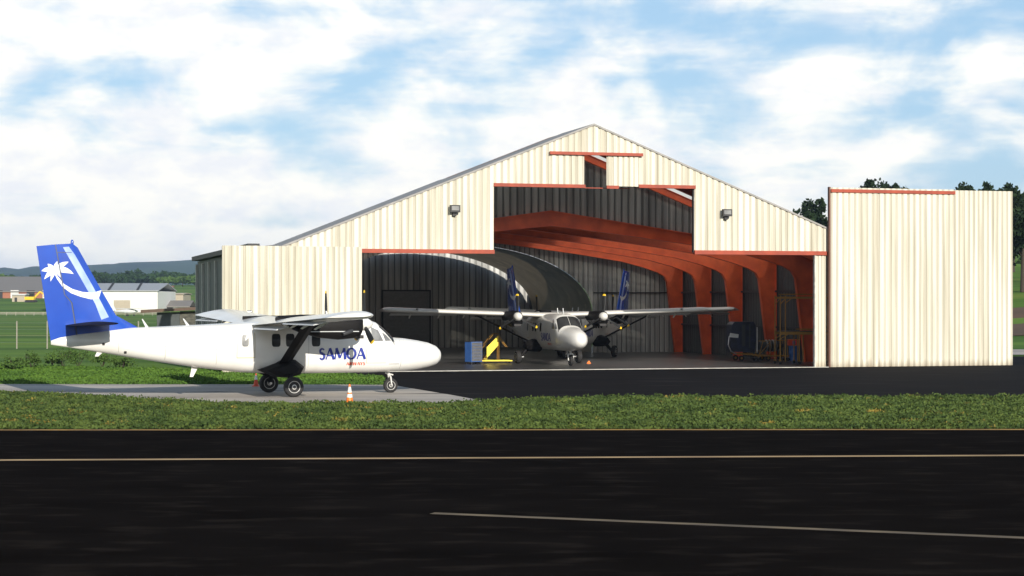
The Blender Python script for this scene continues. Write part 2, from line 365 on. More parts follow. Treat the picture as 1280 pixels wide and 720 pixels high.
# far hills
hx = np.linspace(-2600, 900, 90); prof = []
rng = np.random.default_rng(4)
for k, x in enumerate(hx):
    px = 640+x/5000*2300
    top = np.interp(px, [-600, -100, 0, 120, 250, 420, 700, 1050], [345, 340, 337, 331, 325.5, 324, 335, 352])
    prof.append(CAMH+(378-top)*5000/2300+rng.normal()*0.8)
rows = 9; vs = []
for j in range(rows):
    t = j/(rows-1)
    for k, x in enumerate(hx):
        y = 3200+1800*t; z = 20+(prof[k]-20)*(math.sin(t*math.pi/2)**1.4)+(rng.normal()*2.0 if 0 < j < rows-1 else 0)
        vs.append((x*(y/5000), y, z))
for k, x in enumerate(hx): vs.append((x, 5600, 10))
n = len(hx)
tag(add('hills', vs, [(j*n+i, j*n+i+1, (j+1)*n+i+1, (j+1)*n+i) for j in range(rows) for i in range(n-1)], HILL, smooth=True), kind='structure')

# ------------------------------------------------------------ the hangar
TH = 15.5; P0 = (17.315, 101.595, 0.0)
H = thing('hangar', 'large cream corrugated hangar with orange steel frame and open front', 'hangar', P0, R(TH))
def hang(a, v, z=0.0):
    c, s = math.cos(R(TH)), math.sin(R(TH)); return (P0[0]+a*c-v*s, P0[1]+a*s+v*c, z)
APX = -13.46
def gable(a): return 13.02-0.398*abs(a-APX)
def lowroof(a): return 8.95-0.142*abs(a-APX)
def front_bottom(a):
    if a < -18.98: return 6.29
    if a < -14.0: return 9.80
    if a < -12.74: return 11.43
    if a < -7.73: return 9.87
    return 6.36
BR = (-18.98, -14.0, -12.74, -7.73)
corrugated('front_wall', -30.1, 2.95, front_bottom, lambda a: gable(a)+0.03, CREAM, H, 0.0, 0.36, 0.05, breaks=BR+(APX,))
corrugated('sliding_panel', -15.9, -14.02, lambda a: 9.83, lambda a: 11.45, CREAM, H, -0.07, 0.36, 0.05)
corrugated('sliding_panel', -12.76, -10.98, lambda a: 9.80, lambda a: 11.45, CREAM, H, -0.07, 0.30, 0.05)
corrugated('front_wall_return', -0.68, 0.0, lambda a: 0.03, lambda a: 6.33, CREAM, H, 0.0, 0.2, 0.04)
# headers and tracks
def hbar(x0, x1, z0, z1, y0=-0.14, y1=0.10, m=RUST, name='header_beam'): return MB().box(x0, x1, y0, y1, z0, z1).build(name, m, H)
hbar(-26.1, -18.95, 6.15, 6.36); hbar(-18.98, -13.95, 9.68, 9.86); hbar(-12.78, -12.1, 9.66, 9.83, -0.2, -0.13)
hbar(-10.95, -7.7, 9.74, 9.92); hbar(-7.76, 0.02, 6.2, 6.42); hbar(-15.95, -10.75, 11.42, 11.58, -0.26, -0.14, name='door_track')
hbar(-7.80, -7.74, 6.3, 9.8, 0.02, 0.2, BLACK, 'jamb'); hbar(-19.1, -18.99, 6.3, 9.8, 0.02, 0.2, BLACK, 'jamb')
hbar(-0.70, -0.64, 0.03, 6.2, -0.1, 0.12, WHITELINE, 'jamb')
# sliding doors
def door(x0, x1, z1, y, per=0.36):
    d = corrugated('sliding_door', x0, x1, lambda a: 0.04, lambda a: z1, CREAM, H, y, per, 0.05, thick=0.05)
    f = MB(); f.box(x0, x1, y+0.06, y+0.14, z1-0.14, z1-0.02); f.box(x0, x1, y+0.06, y+0.14, 0.06, 0.2)
    f.box(x0, x0+0.1, y+0.055, y+0.135, 0.2, z1-0.14); f.box(x1-0.1, x1, y+0.055, y+0.135, 0.2, z1-0.14)
    f.build('door_frame', LINEBROWN, d); return d
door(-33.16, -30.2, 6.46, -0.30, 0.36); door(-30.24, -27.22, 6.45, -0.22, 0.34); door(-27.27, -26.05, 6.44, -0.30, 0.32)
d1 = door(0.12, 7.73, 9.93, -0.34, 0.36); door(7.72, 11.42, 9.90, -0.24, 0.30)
MB().box(0.13, 7.72, -0.46, -0.405, 9.66, 9.84).build('top_rail', RUST, d1)
MB().box(0.03, 0.11, -0.41, -0.2, 0.04, 9.96).build('door_edge', LINEBROWN, d1)
# tall front bay
def slope_panel(name, a0, a1, v0, v1, f, th, m, parent=H):
    vs = [(a, v, f(a)+t) for t in (0, th) for a, v in ((a0, v0), (a1, v0), (a1, v1), (a0, v1))]
    return MB().put(vs, [(0, 3, 2, 1), (4, 5, 6, 7), (0, 1, 5, 4), (1, 2, 6, 5), (2, 3, 7, 6), (3, 0, 4, 7)]).build(name, m, parent)
slope_panel('roof', -30.3, APX, -0.10, 5.6, lambda a: gable(a)+0.0, 0.10, ROOF)
slope_panel('roof', APX, 3.2, -0.10, 5.6, lambda a: gable(a)+0.0, 0.10, ROOF)
slope_panel('roof', -30.3, -20, 5.6, 8.25, lambda a: gable(a)+0.0, 0.10, ROOF); slope_panel('added_rooflight', -20, APX, 5.6, 8.25, lambda a: gable(a)+0.04, 0.03, CLEAR)
slope_panel('added_rooflight', APX, 3.2, 5.6, 8.25, lambda a: gable(a)+0.04, 0.03, CLEAR)  # these translucent sheets are added to brighten the upper rear wall
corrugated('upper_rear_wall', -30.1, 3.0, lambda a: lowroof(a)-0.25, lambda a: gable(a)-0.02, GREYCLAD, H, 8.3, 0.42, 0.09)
for v in (1.2, 4.6, 7.75):
    m_ = MB()
    for sgn in (-1, 1):
        e0 = APX; e1 = APX+sgn*16.3
        for dz, hw, tk in ((0.02, 0.13, 0.03), (-0.38, 0.13, 0.03)):
            m_.put([(a, v+y, gable(a)-0.05+dz-t) for t in (0, tk) for a, y in ((e0, -hw), (e1, -hw), (e1, hw), (e0, hw))],
                   [(0, 3, 2, 1), (4, 5, 6, 7), (0, 1, 5, 4), (1, 2, 6, 5), (2, 3, 7, 6), (3, 0, 4, 7)])
        m_.put([(a, v+y, gable(a)-dz) for dz in (0.06, 0.43) for a, y in ((e0, -0.02), (e1, -0.02), (e1, 0.02), (e0, 0.02))],
               [(0, 3, 2, 1), (4, 5, 6, 7), (0, 1, 5, 4), (1, 2, 6, 5), (2, 3, 7, 6), (3, 0, 4, 7)])
    m_.build('rafter', ORANGE, H)
MB().put([(a, v, z+t_) for t_ in (0, 0.04) for a, v, z in ((-15.2, 0.4, 9.70), (-11.3, 0.4, 9.70), (-11.3, 5.4, 10.02), (-15.2, 5.4, 10.02))], [(0, 3, 2, 1), (4, 5, 6, 7), (0, 1, 5, 4), (1, 2, 6, 5), (2, 3, 7, 6), (3, 0, 4, 7)]).build('added_sun_blocker', RUST, H)  # unseen sheet added to block sun falling through the notch
# portal frames of the low hangar
half = [(16.4, 0.0), (16.4, 6.52), (0.0, 8.88)]
inner = [(0.0, 8.0), (4.0, 7.55), (8.4, 7.0), (11.8, 6.48), (13.4, 6.08), (14.5, 5.72), (15.0, 5.45), (15.22, 5.05), (15.86, 0.0)]
OUTL = [(APX+16.4, 0.0), (APX+16.4, 6.52), (APX, 8.88), (APX-16.4, 6.52), (APX-16.4, 0.0)]
INNL = [(APX-a, z) for a, z in inner[::-1]]+[(APX+a, z) for a, z in inner[1:]]
def band(v0, v1, line_, t):      # a flange: the line thickened by t towards +normal, from v0 to v1
    P_ = []
    for i, (a, z) in enumerate(line_):
        p, q = line_[max(0, i-1)], line_[min(len(line_)-1, i+1)]; d = Vector((q[0]-p[0], q[1]-p[1])).normalized(); P_.append((a-d.y*t, z+d.x*t))
    return list(line_)+P_[::-1], v0, v1
for v in (8.0, 13.5, 19.0, 24.5, 30.0):
    fr = MB().prism(OUTL+INNL[::-1], v-0.03, v+0.03).build('frame', ORANGE, H)
    MB().prism(*band(v-0.15, v+0.15, INNL, 0.04)).build('flange', ORANGE, fr)
    MB().prism(*band(v-0.15, v+0.15, OUTL[::-1], -0.04)).build('flange', ORANGE, fr)
slope_panel('low_roof', -30.2, -25, 8.3, 31.2, lowroof, 0.1, DARKCLAD); slope_panel('added_rooflight', -25, -17, 8.3, 31.2, lowroof, 0.02, CLEAR); slope_panel('low_roof', -17, APX, 8.3, 31.2, lowroof, 0.1, DARKCLAD); slope_panel('low_roof', APX, -8.0, 8.3, 31.2, lowroof, 0.1, DARKCLAD)  # left translucent strip added to brighten the interior
slope_panel('low_roof', 2.6, 3.2, 8.3, 31.2, lowroof, 0.1, DARKCLAD)
for i_, v in enumerate(np.arange(8.3, 31.1, 5.5)):      # translucent sheets added to let daylight down on the steel
    w_ = min(31.2, v+5.5); c0 = v+0.3
    slope_panel('low_roof', -8.0, 2.6, v, c0, lowroof, 0.1, DARKCLAD)
    if w_-c0 > 2: slope_panel('added_rooflight', -8.0, 2.6, c0, w_, lowroof, 0.02, CLEAR)
    elif w_ > c0: slope_panel('low_roof', -8.0, 2.6, c0, w_, lowroof, 0.1, DARKCLAD)
# side walls
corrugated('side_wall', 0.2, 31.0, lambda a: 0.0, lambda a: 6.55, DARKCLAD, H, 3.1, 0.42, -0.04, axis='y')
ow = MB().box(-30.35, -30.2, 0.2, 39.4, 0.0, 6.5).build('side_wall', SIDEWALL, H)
for v in np.arange(3.3, 39.5, 4.0): MB().box(-30.50, -30.352, v-0.14, v+0.14, 0.0, 6.3).build('pilaster', PILLAR, ow)
MB().box(-30.75, -30.1, 8.4, 39.6, 6.55, 6.85).build('eave_fascia', BLACK, ow)
for z in (2.05, 4.3): MB().box(2.86, 3.0, 8.2, 30.8, z-0.06, z+0.06).build('wall_rail', GIRT, H)
# rear wall of the low hangar with the arched opening into the vault
AW, AZ0, AHT = 10.0, 2.9, 4.75
def arch(a):
    d = abs(a-APX)/AW
    return AZ0+AHT*math.sqrt(max(0, 1-d*d)) if d < 1 else 0.0
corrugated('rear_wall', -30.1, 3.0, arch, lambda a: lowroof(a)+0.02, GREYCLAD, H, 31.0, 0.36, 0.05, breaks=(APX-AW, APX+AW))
MB().box(-3.40, 3.0, 30.86, 30.93, 4.25, 4.33).build('wall_rail', GIRT, H)
n_ = 40; vs = []; th = [math.pi*i/n_ for i in range(n_+1)]
pf = [(APX+AW, 0.0)]+[(APX+AW*math.cos(t), AZ0+AHT*math.sin(t)) for t in th]+[(APX-AW, 0.0)]
vr = list(np.arange(31.1, 46.4, 0.42))
for j, v in enumerate(vr):
    o_ = 0.03*(j % 2)
    for a, z in pf: vs.append((a, v, z+o_))
K = len(pf)
t_ = VAULT.node_tree; b_ = t_.nodes['Principled BSDF']; tl = t_.nodes.new('ShaderNodeBsdfTranslucent'); tl.inputs[0].default_value = (0.60, 0.50, 0.36, 1); mxs = t_.nodes.new('ShaderNodeMixShader'); mxs.inputs[0].default_value = 0.10
t_.links.new(b_.outputs[0], mxs.inputs[1]); t_.links.new(tl.outputs[0], mxs.inputs[2]); t_.links.new(mxs.outputs[0], t_.nodes['Material Output'].inputs['Surface'])   # translucency added so daylight brightens the vault inside
o = add('vault', vs, [(j*K+i, j*K+i+1, (j+1)*K+i+1, (j+1)*K+i) for j in range(len(vr)-1) for i in range(K-1)], VAULT, H, smooth=True)
MB().box(APX+AW, APX+AW+0.1, 44.2, 47.0, 0, 5.0).build('vault_side', DARKCLAD, H); MB().box(APX-AW-0.1, APX-AW, 44.2, 47.0, 0, 5.0).build('vault_side', DARKCLAD, H)
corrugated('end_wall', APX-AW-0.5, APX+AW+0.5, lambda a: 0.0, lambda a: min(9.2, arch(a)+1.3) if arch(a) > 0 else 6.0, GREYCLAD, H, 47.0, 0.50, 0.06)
# louvred door on the end wall
c_, s_ = math.cos(R(TH)), math.sin(R(TH))
def loc(px, py, v):
    x0 = P0[0]-v*s_; y0 = P0[1]+v*c_; k = (px-640)/2300; a = (k*y0-x0)/(c_-k*s_); return a, CAMH+(378-py)*(y0+a*s_)/2300
la, lz = loc(479, 364, 46.8); lb, _ = loc(537, 364, 46.8)
m_ = MB().box(la, lb, 46.86, 46.90, 0, lz)
for k in range(14): m_.bar((la+0.1, 46.78, 0.16+k*lz/14.5), (lb-0.1, 46.78, 0.16+k*lz/14.5), 0.16, 0.12)
ld = m_.build('louvred_door', mat('louvre_grey', (0.22, 0.22, 0.21), 0.5), H)
MB().box(la-0.1, la, 46.78, 46.9, 0, lz+0.1).box(lb, lb+0.1, 46.78, 46.9, 0, lz+0.1).box(la, lb, 46.78, 46.9, lz, lz+0.1).build('door_frame', BLACK, ld)
MB().box(-30.2, 3.1, 0.0, 47.1, -0.2, 0.05).build('floor_slab', FLOOR, H)
MB().box(-30.2, 0.0, -0.42, -0.002, -0.2, 0.056).build('threshold', WHITELINE, H)
# floodlights
for a, z in ((-21.13, 8.44), (-5.97, 8.43)):
    f = MB().box(a-0.26, a+0.26, -0.42, -0.22, z-0.16, z+0.22).build('floodlight', BLACK, H)
    MB().box(a-0.2, a+0.2, -0.435, -0.422, z-0.06, z+0.16).build('lens', GLASSG, f)
    MB().box(a-0.1, a+0.1, -0.24, -0.03, z-0.34, z-0.13).build('bracket', BLACK, f)

# ------------------------------------------------------------ twin propeller aircraft
ST = [  # s, z bottom, z top, half width, exponent
 (6.52, 1.40, 1.50, 0.04, 2.0), (6.45, 1.22, 1.68, 0.22, 2.0), (6.28, 1.08, 1.84, 0.36, 2.05), (5.95, 0.98, 1.97, 0.50, 2.1), (5.5, 0.91, 2.06, 0.60, 2.2), (4.9, 0.86, 2.15, 0.69, 2.3),
 (4.42, 0.84, 2.19, 0.75, 2.4), (4.20, 0.83, 2.38, 0.78, 3.0), (3.95, 0.83, 2.59, 0.80, 3.3), (3.68, 0.82, 2.80, 0.81, 3.3), (3.45, 0.82, 2.87, 0.82, 3.2), (2.8, 0.82, 2.92, 0.82, 3.1),
 (1.0, 0.82, 2.90, 0.82, 3.2), (-0.7, 0.84, 2.84, 0.82, 3.2), (-1.7, 0.90, 2.80, 0.80, 3.0), (-3.2, 1.08, 2.72, 0.70, 2.8), (-4.6, 1.30, 2.66, 0.56, 2.5), (-5.8, 1.50, 2.62, 0.42, 2.3),
 (-6.8, 1.68, 2.52, 0.29, 2.1), (-7.7, 1.83, 2.42, 0.17, 2.0), (-8.4, 1.95, 2.28, 0.08, 2.0), (-8.72, 2.0, 2.16, 0.03, 2.0)]
def sec(s):
    A = sorted(ST); xs_ = [a[0] for a in A]
    return [float(np.interp(s, xs_, [a[i] for a in A])) for i in (1, 2, 3, 4)]
def side_y(s, z, off=0.006):
    zb, zt, w, n = sec(s); zc = (zb+zt)/2; h = (zt-zb)/2
    return w*max(0.0, 1-min(1, abs((z-zc)/h))**n)**(1/n)+off
def top_z(s, y, off=0.012):
    zb, zt, w, n = sec(s); zc = (zb+zt)/2; h = (zt-zb)/2
    return zc+h*max(0.0, 1-min(1, abs(y)/w)**n)**(1/n)+off
def patch(mb, quad, side, off=0.008, nu=6, nv=5, inset=None):
    """quad in (s, z) on the fuselage flank; side -1 right, +1 left"""
    q = [Vector(p) for p in quad]; vs = []
    for j in range(nv+1):
        for i in range(nu+1):
            u, v = i/nu, j/nv; p = (q[0]*(1-u)+q[1]*u)*(1-v)+(q[3]*(1-u)+q[2]*u)*v
            vs.append((p.x, side*side_y(p.x, p.y, off), p.y))
    fs = [(j*(nu+1)+i, j*(nu+1)+i+1, (j+1)*(nu+1)+i+1, (j+1)*(nu+1)+i) for j in range(nv) for i in range(nu)]
    if side > 0: fs = [f[::-1] for f in fs]
    mb.put(vs, fs)
def rounded(mb, s, z, w, h, side, off, r=0.3):   # rounded rectangle window as a fan of rings
    pts = []
    for k in range(24):
        t = 2*math.pi*k/24; c, d = math.cos(t), math.sin(t); e_ = 0.45
        pts.append((s+w/2*math.copysign(abs(c)**e_, c), z+h/2*math.copysign(abs(d)**e_, d)))
    vs = [(s, side*side_y(s, z, off), z)]+[(a, side*side_y(a, b, off), b) for a, b in pts]
    fs = [(0, k+1, (k+1) % 24+1) for k in range(24)]
    if side < 0: pass
    else: fs = [f[::-1] for f in fs]
    mb.put(vs, fs)
# letters: strokes as (x0, y0, x1, y1, w0, w1) in a unit-height box, plus advance width
TK, TN = 0.25, 0.12
def arcp(cx, cy, rx, ry, a0, a1, n, f):
    P = [(cx+rx*math.cos(R(a0+(a1-a0)*i/n)), cy+ry*math.sin(R(a0+(a1-a0)*i/n)), f(i/n)) for i in range(n+1)]
    return [(P[i][0], P[i][1], P[i+1][0], P[i+1][1], P[i][2], P[i+1][2]) for i in range(n)]
GL = {
 'A': ([(0.06, 0, 0.42, 1, TN, TN), (0.42, 1, 0.82, 0, TK, TK), (0.2, 0.34, 0.66, 0.34, TN, TN)], 0.88),
 'M': ([(0.05, 0, 0.15, 1, TN, TN), (0.15, 1, 0.52, 0.12, TK, TK), (0.52, 0.12, 0.9, 1, TN, TN), (0.9, 1, 1.02, 0, TK, TK)], 1.12),
 'O': (arcp(0.48, 0.5, 0.40, 0.46, 0, 360, 24, lambda t: TN+(TK-TN)*abs(math.cos(2*math.pi*t))), 0.98),
 'S': (arcp(0.29, 0.745, 0.20, 0.215, 25, 270, 12, lambda t: TN+(TK-TN)*t)+arcp(0.29, 0.275, 0.22, 0.255, 90, -155, 12, lambda t: TK-(TK-TN)*max(0, t-0.3)), 0.6),
 'I': ([(0.12, 0, 0.12, 1, TK, TK)], 0.26),
 'R': ([(0.12, 0, 0.12, 1, TK, TK)]+arcp(0.2, 0.74, 0.28, 0.22, 90, -90, 8, lambda t: TN)+[(0.3, 0.5, 0.62, 0, TK, TK)], 0.66),
 'W': ([(0.04, 1, 0.3, 0, TK, TK), (0.3, 0, 0.56, 1, TN, TN), (0.56, 1, 0.82, 0, TK, TK), (0.82, 0, 1.08, 1, TN, TN)], 1.14),
 'Y': ([(0.04, 1, 0.36, 0.5, TK, TK), (0.7, 1, 0.36, 0.5, TN, TN), (0.36, 0.5, 0.36, 0, TK, TK)], 0.74)}
def text(mb, s, txt, s0, s1, z0, z1, side, off):
    tot = sum(GL[c][1] for c in txt); k = (s1-s0)/tot; hh = z1-z0; x = 0.0
    for ch in txt:
        for x0, y0, x1, y1, w0, w1 in GL[ch][0]:
            horiz = abs(y1-y0) < 1e-6
            n = 1 if len(GL[ch][0]) > 8 else 4
            dx, dy = (x1-x0), (y1-y0); ln = math.hypot(dx, dy) or 1; px, py = -dy/ln, dx/ln
            pts = []
            for i in range(n+1):
                t = i/n; w = (w0+(w1-w0)*t)/2; cx, cy = x0+dx*t, y0+dy*t
                pts.append(((cx+px*w, cy+py*w), (cx-px*w, cy-py*w)))
            vs = []
            for pr in pts:
                for (a, b) in pr:
                    ss = s0+(x+a)*k if side < 0 else s1-(x+a)*k
                    z = z0+b*hh; vs.append((ss, side*side_y(ss, z, off), z))
            mb.put(vs, [(2*i, 2*i+1, 2*i+3, 2*i+2) for i in range(n)])
        x += GL[ch][1]
def airfoil(n=14):
    P = []
    for i in range(n+1):
        x = 0.5*(1-math.cos(math.pi*i/n)); y = 0.85*(0.2969*math.sqrt(x)-0.126*x-0.3516*x*x+0.2843*x**3-0.1015*x**4); P.append((x, y))
    return [(x, y+0.02*math.sin(math.pi*x)) for x, y in P]+[(x, -y*0.75+0.02*math.sin(math.pi*x)) for x, y in P[-2:0:-1]]
def wing_mesh(st, name, m, parent, smooth=True, inc=0.05):   # st: list of (y, LE s, chord, z, thickness factor)
    af = airfoil(); n = len(af); vs = []
    for y, le, c, z, tf in st:
        for x, t in af: vs.append((le-x*c, y, z+t*c*tf-inc*x*c))
    fs = [(j*n+i, j*n+(i+1) % n, (j+1)*n+(i+1) % n, (j+1)*n+i) for j in range(len(st)-1) for i in range(n)]
    fs += [tuple(range(n)), tuple((len(st)-1)*n+i for i in range(n))[::-1]]
    return MB().put(vs, fs).build(name, m, parent, smooth)
def wheel(parent, name, x, y, r, w, side=1):
    t = MB().lathe([(r*0.58, -w*0.42), (r*0.82, -w/2), (r*0.94, -w*0.42), (r, -w*0.2), (r, w*0.2), (r*0.94, w*0.42), (r*0.82, w/2), (r*0.58, w*0.42)], 28, 'y', (x, y, r)).build(name, TYRE, parent, True)
    MB().lathe([(r*0.2, -w*0.47), (r*0.30, -w*0.36), (r*0.50, -w*0.38), (r*0.60, -w*0.46), (r*0.60, w*0.46), (r*0.50, w*0.38), (r*0.30, w*0.36), (r*0.2, w*0.47)], 24, 'y', (x, y, r)).build('rim', RIM, t, True)
    MB().lathe([(r*0.16, -w*0.52), (r*0.16, w*0.52)], 12, 'y', (x, y, r)).build('hub', GIRT, t)
    return t
def make_plane():
    P = thing('propeller_aircraft', 'x', 'aircraft')
    # fuselage
    NS = 56; vs = []
    for s, zb, zt, w, n in ST:
        zc, h = (zb+zt)/2, (zt-zb)/2
        for k in range(NS):
            t = 2*math.pi*k/NS; c, d = math.cos(t), math.sin(t)
            vs.append((s, w*math.copysign(abs(c)**(2/n), c), zc+h*math.copysign(abs(d)**(2/n), d)))
    fs = [(j*NS+i, j*NS+(i+1) % NS, (j+1)*NS+(i+1) % NS, (j+1)*NS+i) for j in range(len(ST)-1) for i in range(NS)]
    fs += [tuple(range(NS))[::-1], tuple((len(ST)-1)*NS+i for i in range(NS))]
    F = MB().put(vs, fs).build('fuselage', WHITE, P, False)
    F.data.polygons.foreach_set('use_smooth', [True]*len(F.data.polygons))
    for sd_ in (-1, 1):
        for s in (1.14, 0.62, 0.12, -0.43):
            if s == 0.62 and sd_ < 0: continue
            m_ = MB(); rounded(m_, s, 2.12, 0.34, 0.50, sd_, 0.006); fr = m_.build('window', GLASS, F)
        m_ = MB(); rounded(m_, -1.62, 2.12, 0.26, 0.46, sd_, 0.014); m_.build('window', GLASSG, F)
        if True:   # cabin door seam
            m_ = MB()
            a0, a1, b0, b1 = -1.95, -1.24, 1.45, 2.62
            for q in (((a0, b0), (a1, b0), (a1, b0+0.03), (a0, b0+0.03)), ((a0, b0), (a0+0.025, b0), (a0+0.025, b1), (a0, b1)), ((a1-0.025, b0), (a1, b0), (a1, b1), (a1-0.025, b1))):
                patch(m_, q, sd_, 0.006)
            m_.build('door_seam', DLIN, F)
            m_ = MB()
            for q in (((3.16, 1.20), (3.98, 1.20), (3.98, 1.215), (3.16, 1.215)), ((3.16, 1.20), (3.18, 1.20), (3.18, 1.75), (3.16, 1.75))): patch(m_, q, sd_, 0.006)
            m_.build('door_seam', DLIN, F)
            m_ = MB()
            patch(m_, ((4.1, 1.15), (4.55, 1.15), (4.55, 1.165), (4.1, 1.165)), sd_, 0.006); m_.build('door_seam', LINE, F)
        for s in (-2.7, -4.6, -6.3, 4.62, 0.85):
            m_ = MB(); zb, zt, w, n = sec(s); patch(m_, ((s-0.008, zb+0.12), (s+0.008, zb+0.12), (s+0.008, zt-0.1), (s-0.008, zt-0.1)), sd_, 0.004, 1, 16); m_.build('skin_seam', SEAM, F)
        m_ = MB(); patch(m_, ((-6.3, 2.05), (-2.7, 1.78), (-2.7, 1.792), (-6.3, 2.062)), sd_, 0.004, 14, 1); m_.build('skin_seam', SEAM, F)
        for s, z in ((-6.85, 2.02), (-6.05, 1.70)):
            m_ = MB(); rounded(m_, s, z, 0.10, 0.10, sd_, 0.006); m_.build('vent_hole', BDARK, F)
        # cockpit side glass
        m_ = MB(); patch(m_, ((3.40, 2.06), (3.86, 2.06), (3.66, 2.48), (3.36, 2.62)), sd_, 0.008); m_.build('side_window', GLASSG, F)
        m_ = MB(); patch(m_, ((3.94, 2.06), (4.20, 2.07), (3.98, 2.30), (3.82, 2.40)), sd_, 0.008); m_.build('side_window', GLASSG, F)
        m_ = MB(); text(m_, 0, 'SAMOA', 1.26, 3.13, 1.36, 1.80, sd_, 0.008); m_.build('lettering', INK, F)
        m_ = MB(); text(m_, 0, 'AIRWAYS', 2.36, 3.13, 1.13, 1.25, sd_, 0.008); m_.build('lettering', RED, F)
    # windscreen: two panes laid on the sloping nose of the cockpit
    for a, b in ((-0.72, -0.012), (0.012, 0.72)):
        nu, nv = 8, 8; vs = []
        for j in range(nv+1):
            s = 4.36-(4.36-3.74)*j/nv; sh = 1-0.10*j/nv
            for i in range(nu+1):
                y = (a+(b-a)*i/nu)*sh; vs.append((s, y, top_z(s, y, 0.014)))
        MB().put(vs, [(j*(nu+1)+i, j*(nu+1)+i+1, (j+1)*(nu+1)+i+1, (j+1)*(nu+1)+i) for j in range(nv) for i in range(nu)]).build('windscreen', GLASS, F, True)
    for s, h in ((-5.15, 0.30), (-3.6, 0.25), (1.9, 0.32), (3.0, 0.32)):
        zt = sec(s)[1]
        MB().prism([(s-0.08, zt-0.05), (s+0.05, zt-0.05), (s-0.10 if s > 0 else s-0.2, zt+h), (s-0.15 if s > 0 else s-0.24, zt+h)], -0.02, 0.02).build('antenna', WGREY, P)
    for s in (-3.35, -6.9):
        zb = sec(s)[0]; MB().prism([(s-0.14, zb+0.05), (s+0.12, zb+0.05), (s-0.10, zb-(0.36 if s > -5 else 0.14)), (s-0.22, zb-(0.36 if s > -5 else 0.14))], -0.02, 0.02).build('belly_fin', WHITE, P)
    # wings
    for sd_ in (-1, 1):
        st = [(0.0, 0.66, 1.98, 2.80, 1), (sd_*0.8, 0.66, 1.98, 2.80, 1), (sd_*5, 0.66, 1.98, 2.95, 1), (sd_*9.5, 0.66, 1.96, 3.11, 1), (sd_*9.75, 0.60, 1.85, 3.12, 0.9), (sd_*9.9, 0.45, 1.55, 3.13, 0.5)]
        wg = wing_mesh(st, 'wing', WHITE, P)
        for y in (3.6, 4.9, 6.4, 8.1): MB().prism([(-0.5, 2.86), (-0.95, 2.62), (-1.02, 2.64), (-0.62, 2.92)], sd_*y-0.03, sd_*y+0.03).build('flap_bracket', WHITE, wg)
        m_ = MB(); m_.prism([(-1.34, 2.60), (-0.90, 2.70), (-0.88, 2.66), (-1.36, 2.55)], sd_*0.95, sd_*4.4); m_.build('flap', WGREY, wg); m_ = MB(); m_.prism([(-1.34, 2.82), (-0.90, 2.92), (-0.88, 2.88), (-1.36, 2.78)], sd_*5.2, sd_*9.2); m_.build('aileron', WGREY, wg)
        m_ = MB(); m_.lathe([(0.01, -0.12), (0.06, -0.08), (0.07, 0.08), (0.01, 0.14)], 10, 'x', (0.7, sd_*8.0, 3.16)); m_.build('wing_knob', STEEL, wg, True)
        # strut and gear pod
        m_ = MB(); p0, p1 = Vector((-0.15, sd_*0.80, 1.12)), Vector((-0.05, sd_*4.35, 2.82))
        sec_ = [(0.20, 0), (0.0, 0.05), (-0.26, 0), (0.0, -0.05)]; vs = []
        for p_ in (p0, p1):
            for a, b in sec_: vs.append((p_.x+a, p_.y-b*sd_*0.4, p_.z+b))
        m_.put(vs, [(0, 1, 5, 4), (1, 2, 6, 5), (2, 3, 7, 6), (3, 0, 4, 7), (0, 3, 2, 1), (4, 5, 6, 7)]).build('wing_strut', PBLACK, P)
        pod = [(-1.12, 1.00), (-0.45, 1.26), (-0.12, 1.44), (0.30, 1.38), (0.66, 1.10), (0.50, 0.80), (0.05, 0.68), (-0.5, 0.72)]
        m_ = MB(); n = len(pod)
        lay = [(0.55, 1.0, 0), (0.95, 0.97, 0), (1.25, 0.80, 0.03), (1.42, 0.50, 0.02)]; vs = []
        for y, k, dz in lay:
            for a, z in pod: vs.append((-0.05+(a+0.05)*k, sd_*y, 1.05+(z-1.05)*k-dz))
        m_.put(vs, [(j*n+i, j*n+(i+1) % n, (j+1)*n+(i+1) % n, (j+1)*n+i) for j in range(len(lay)-1) for i in range(n)]+[tuple((len(lay)-1)*n+i for i in range(n)), tuple(range(n))])
        m_.tube([(-0.03, sd_*1.2, 0.95), (-0.03, sd_*1.66, 0.42)], [0.12, 0.08], 10)
        m_.build('landing_gear_fairing', PBLACK, P)
        MB().tube([(-0.03, sd_*1.5, 0.38), (-0.03, sd_*1.85, 0.38)], 0.05, 10).build('axle', STEEL, P)
        wheel(P, 'main_wheel', -0.03, sd_*1.85, 0.38, 0.28)
        # engine
        yc = sd_*2.55; E = None
        nst = [(-0.9, 2.80, 0.10, 0.10), (0.0, 2.62, 0.28, 0.30), (0.7, 2.52, 0.37, 0.40), (1.5, 2.50, 0.40, 0.46), (2.1, 2.52, 0.38, 0.43), (2.34, 2.56, 0.33, 0.36), (2.42, 2.60, 0.24, 0.26)]
        nst = [(s, z+0.12, w, h) for s, z, w, h in nst]
        vs = []; NN = 24
        for s, z, w, h in nst:
            for k in range(NN):
                t = 2*math.pi*k/NN; c, d = math.cos(t), math.sin(t); vs.append((s, yc+w*math.copysign(abs(c)**0.75, c), z+h*math.copysign(abs(d)**0.75, d)))
        fs = [(j*NN+i, j*NN+(i+1) % NN, (j+1)*NN+(i+1) % NN, (j+1)*NN+i) for j in range(len(nst)-1) for i in range(NN)]+[tuple(range(NN)), tuple((len(nst)-1)*NN+i for i in range(NN))]
        E = MB().put(vs, fs).build('engine_nacelle', PBLACK, P, True)
        [MB().tube([(1.95, yc+q_*0.34, 2.5), (1.75, yc+q_*0.46, 2.44), (1.55, yc+q_*0.48, 2.38)], 0.075, 10).build('exhaust_pipe', GIRT, E, True) for q_ in (-1, 1)]
        MB().box(2.30, 2.45, yc-0.2, yc+0.2, 2.20, 2.33).build('air_intake', BDARK, E)
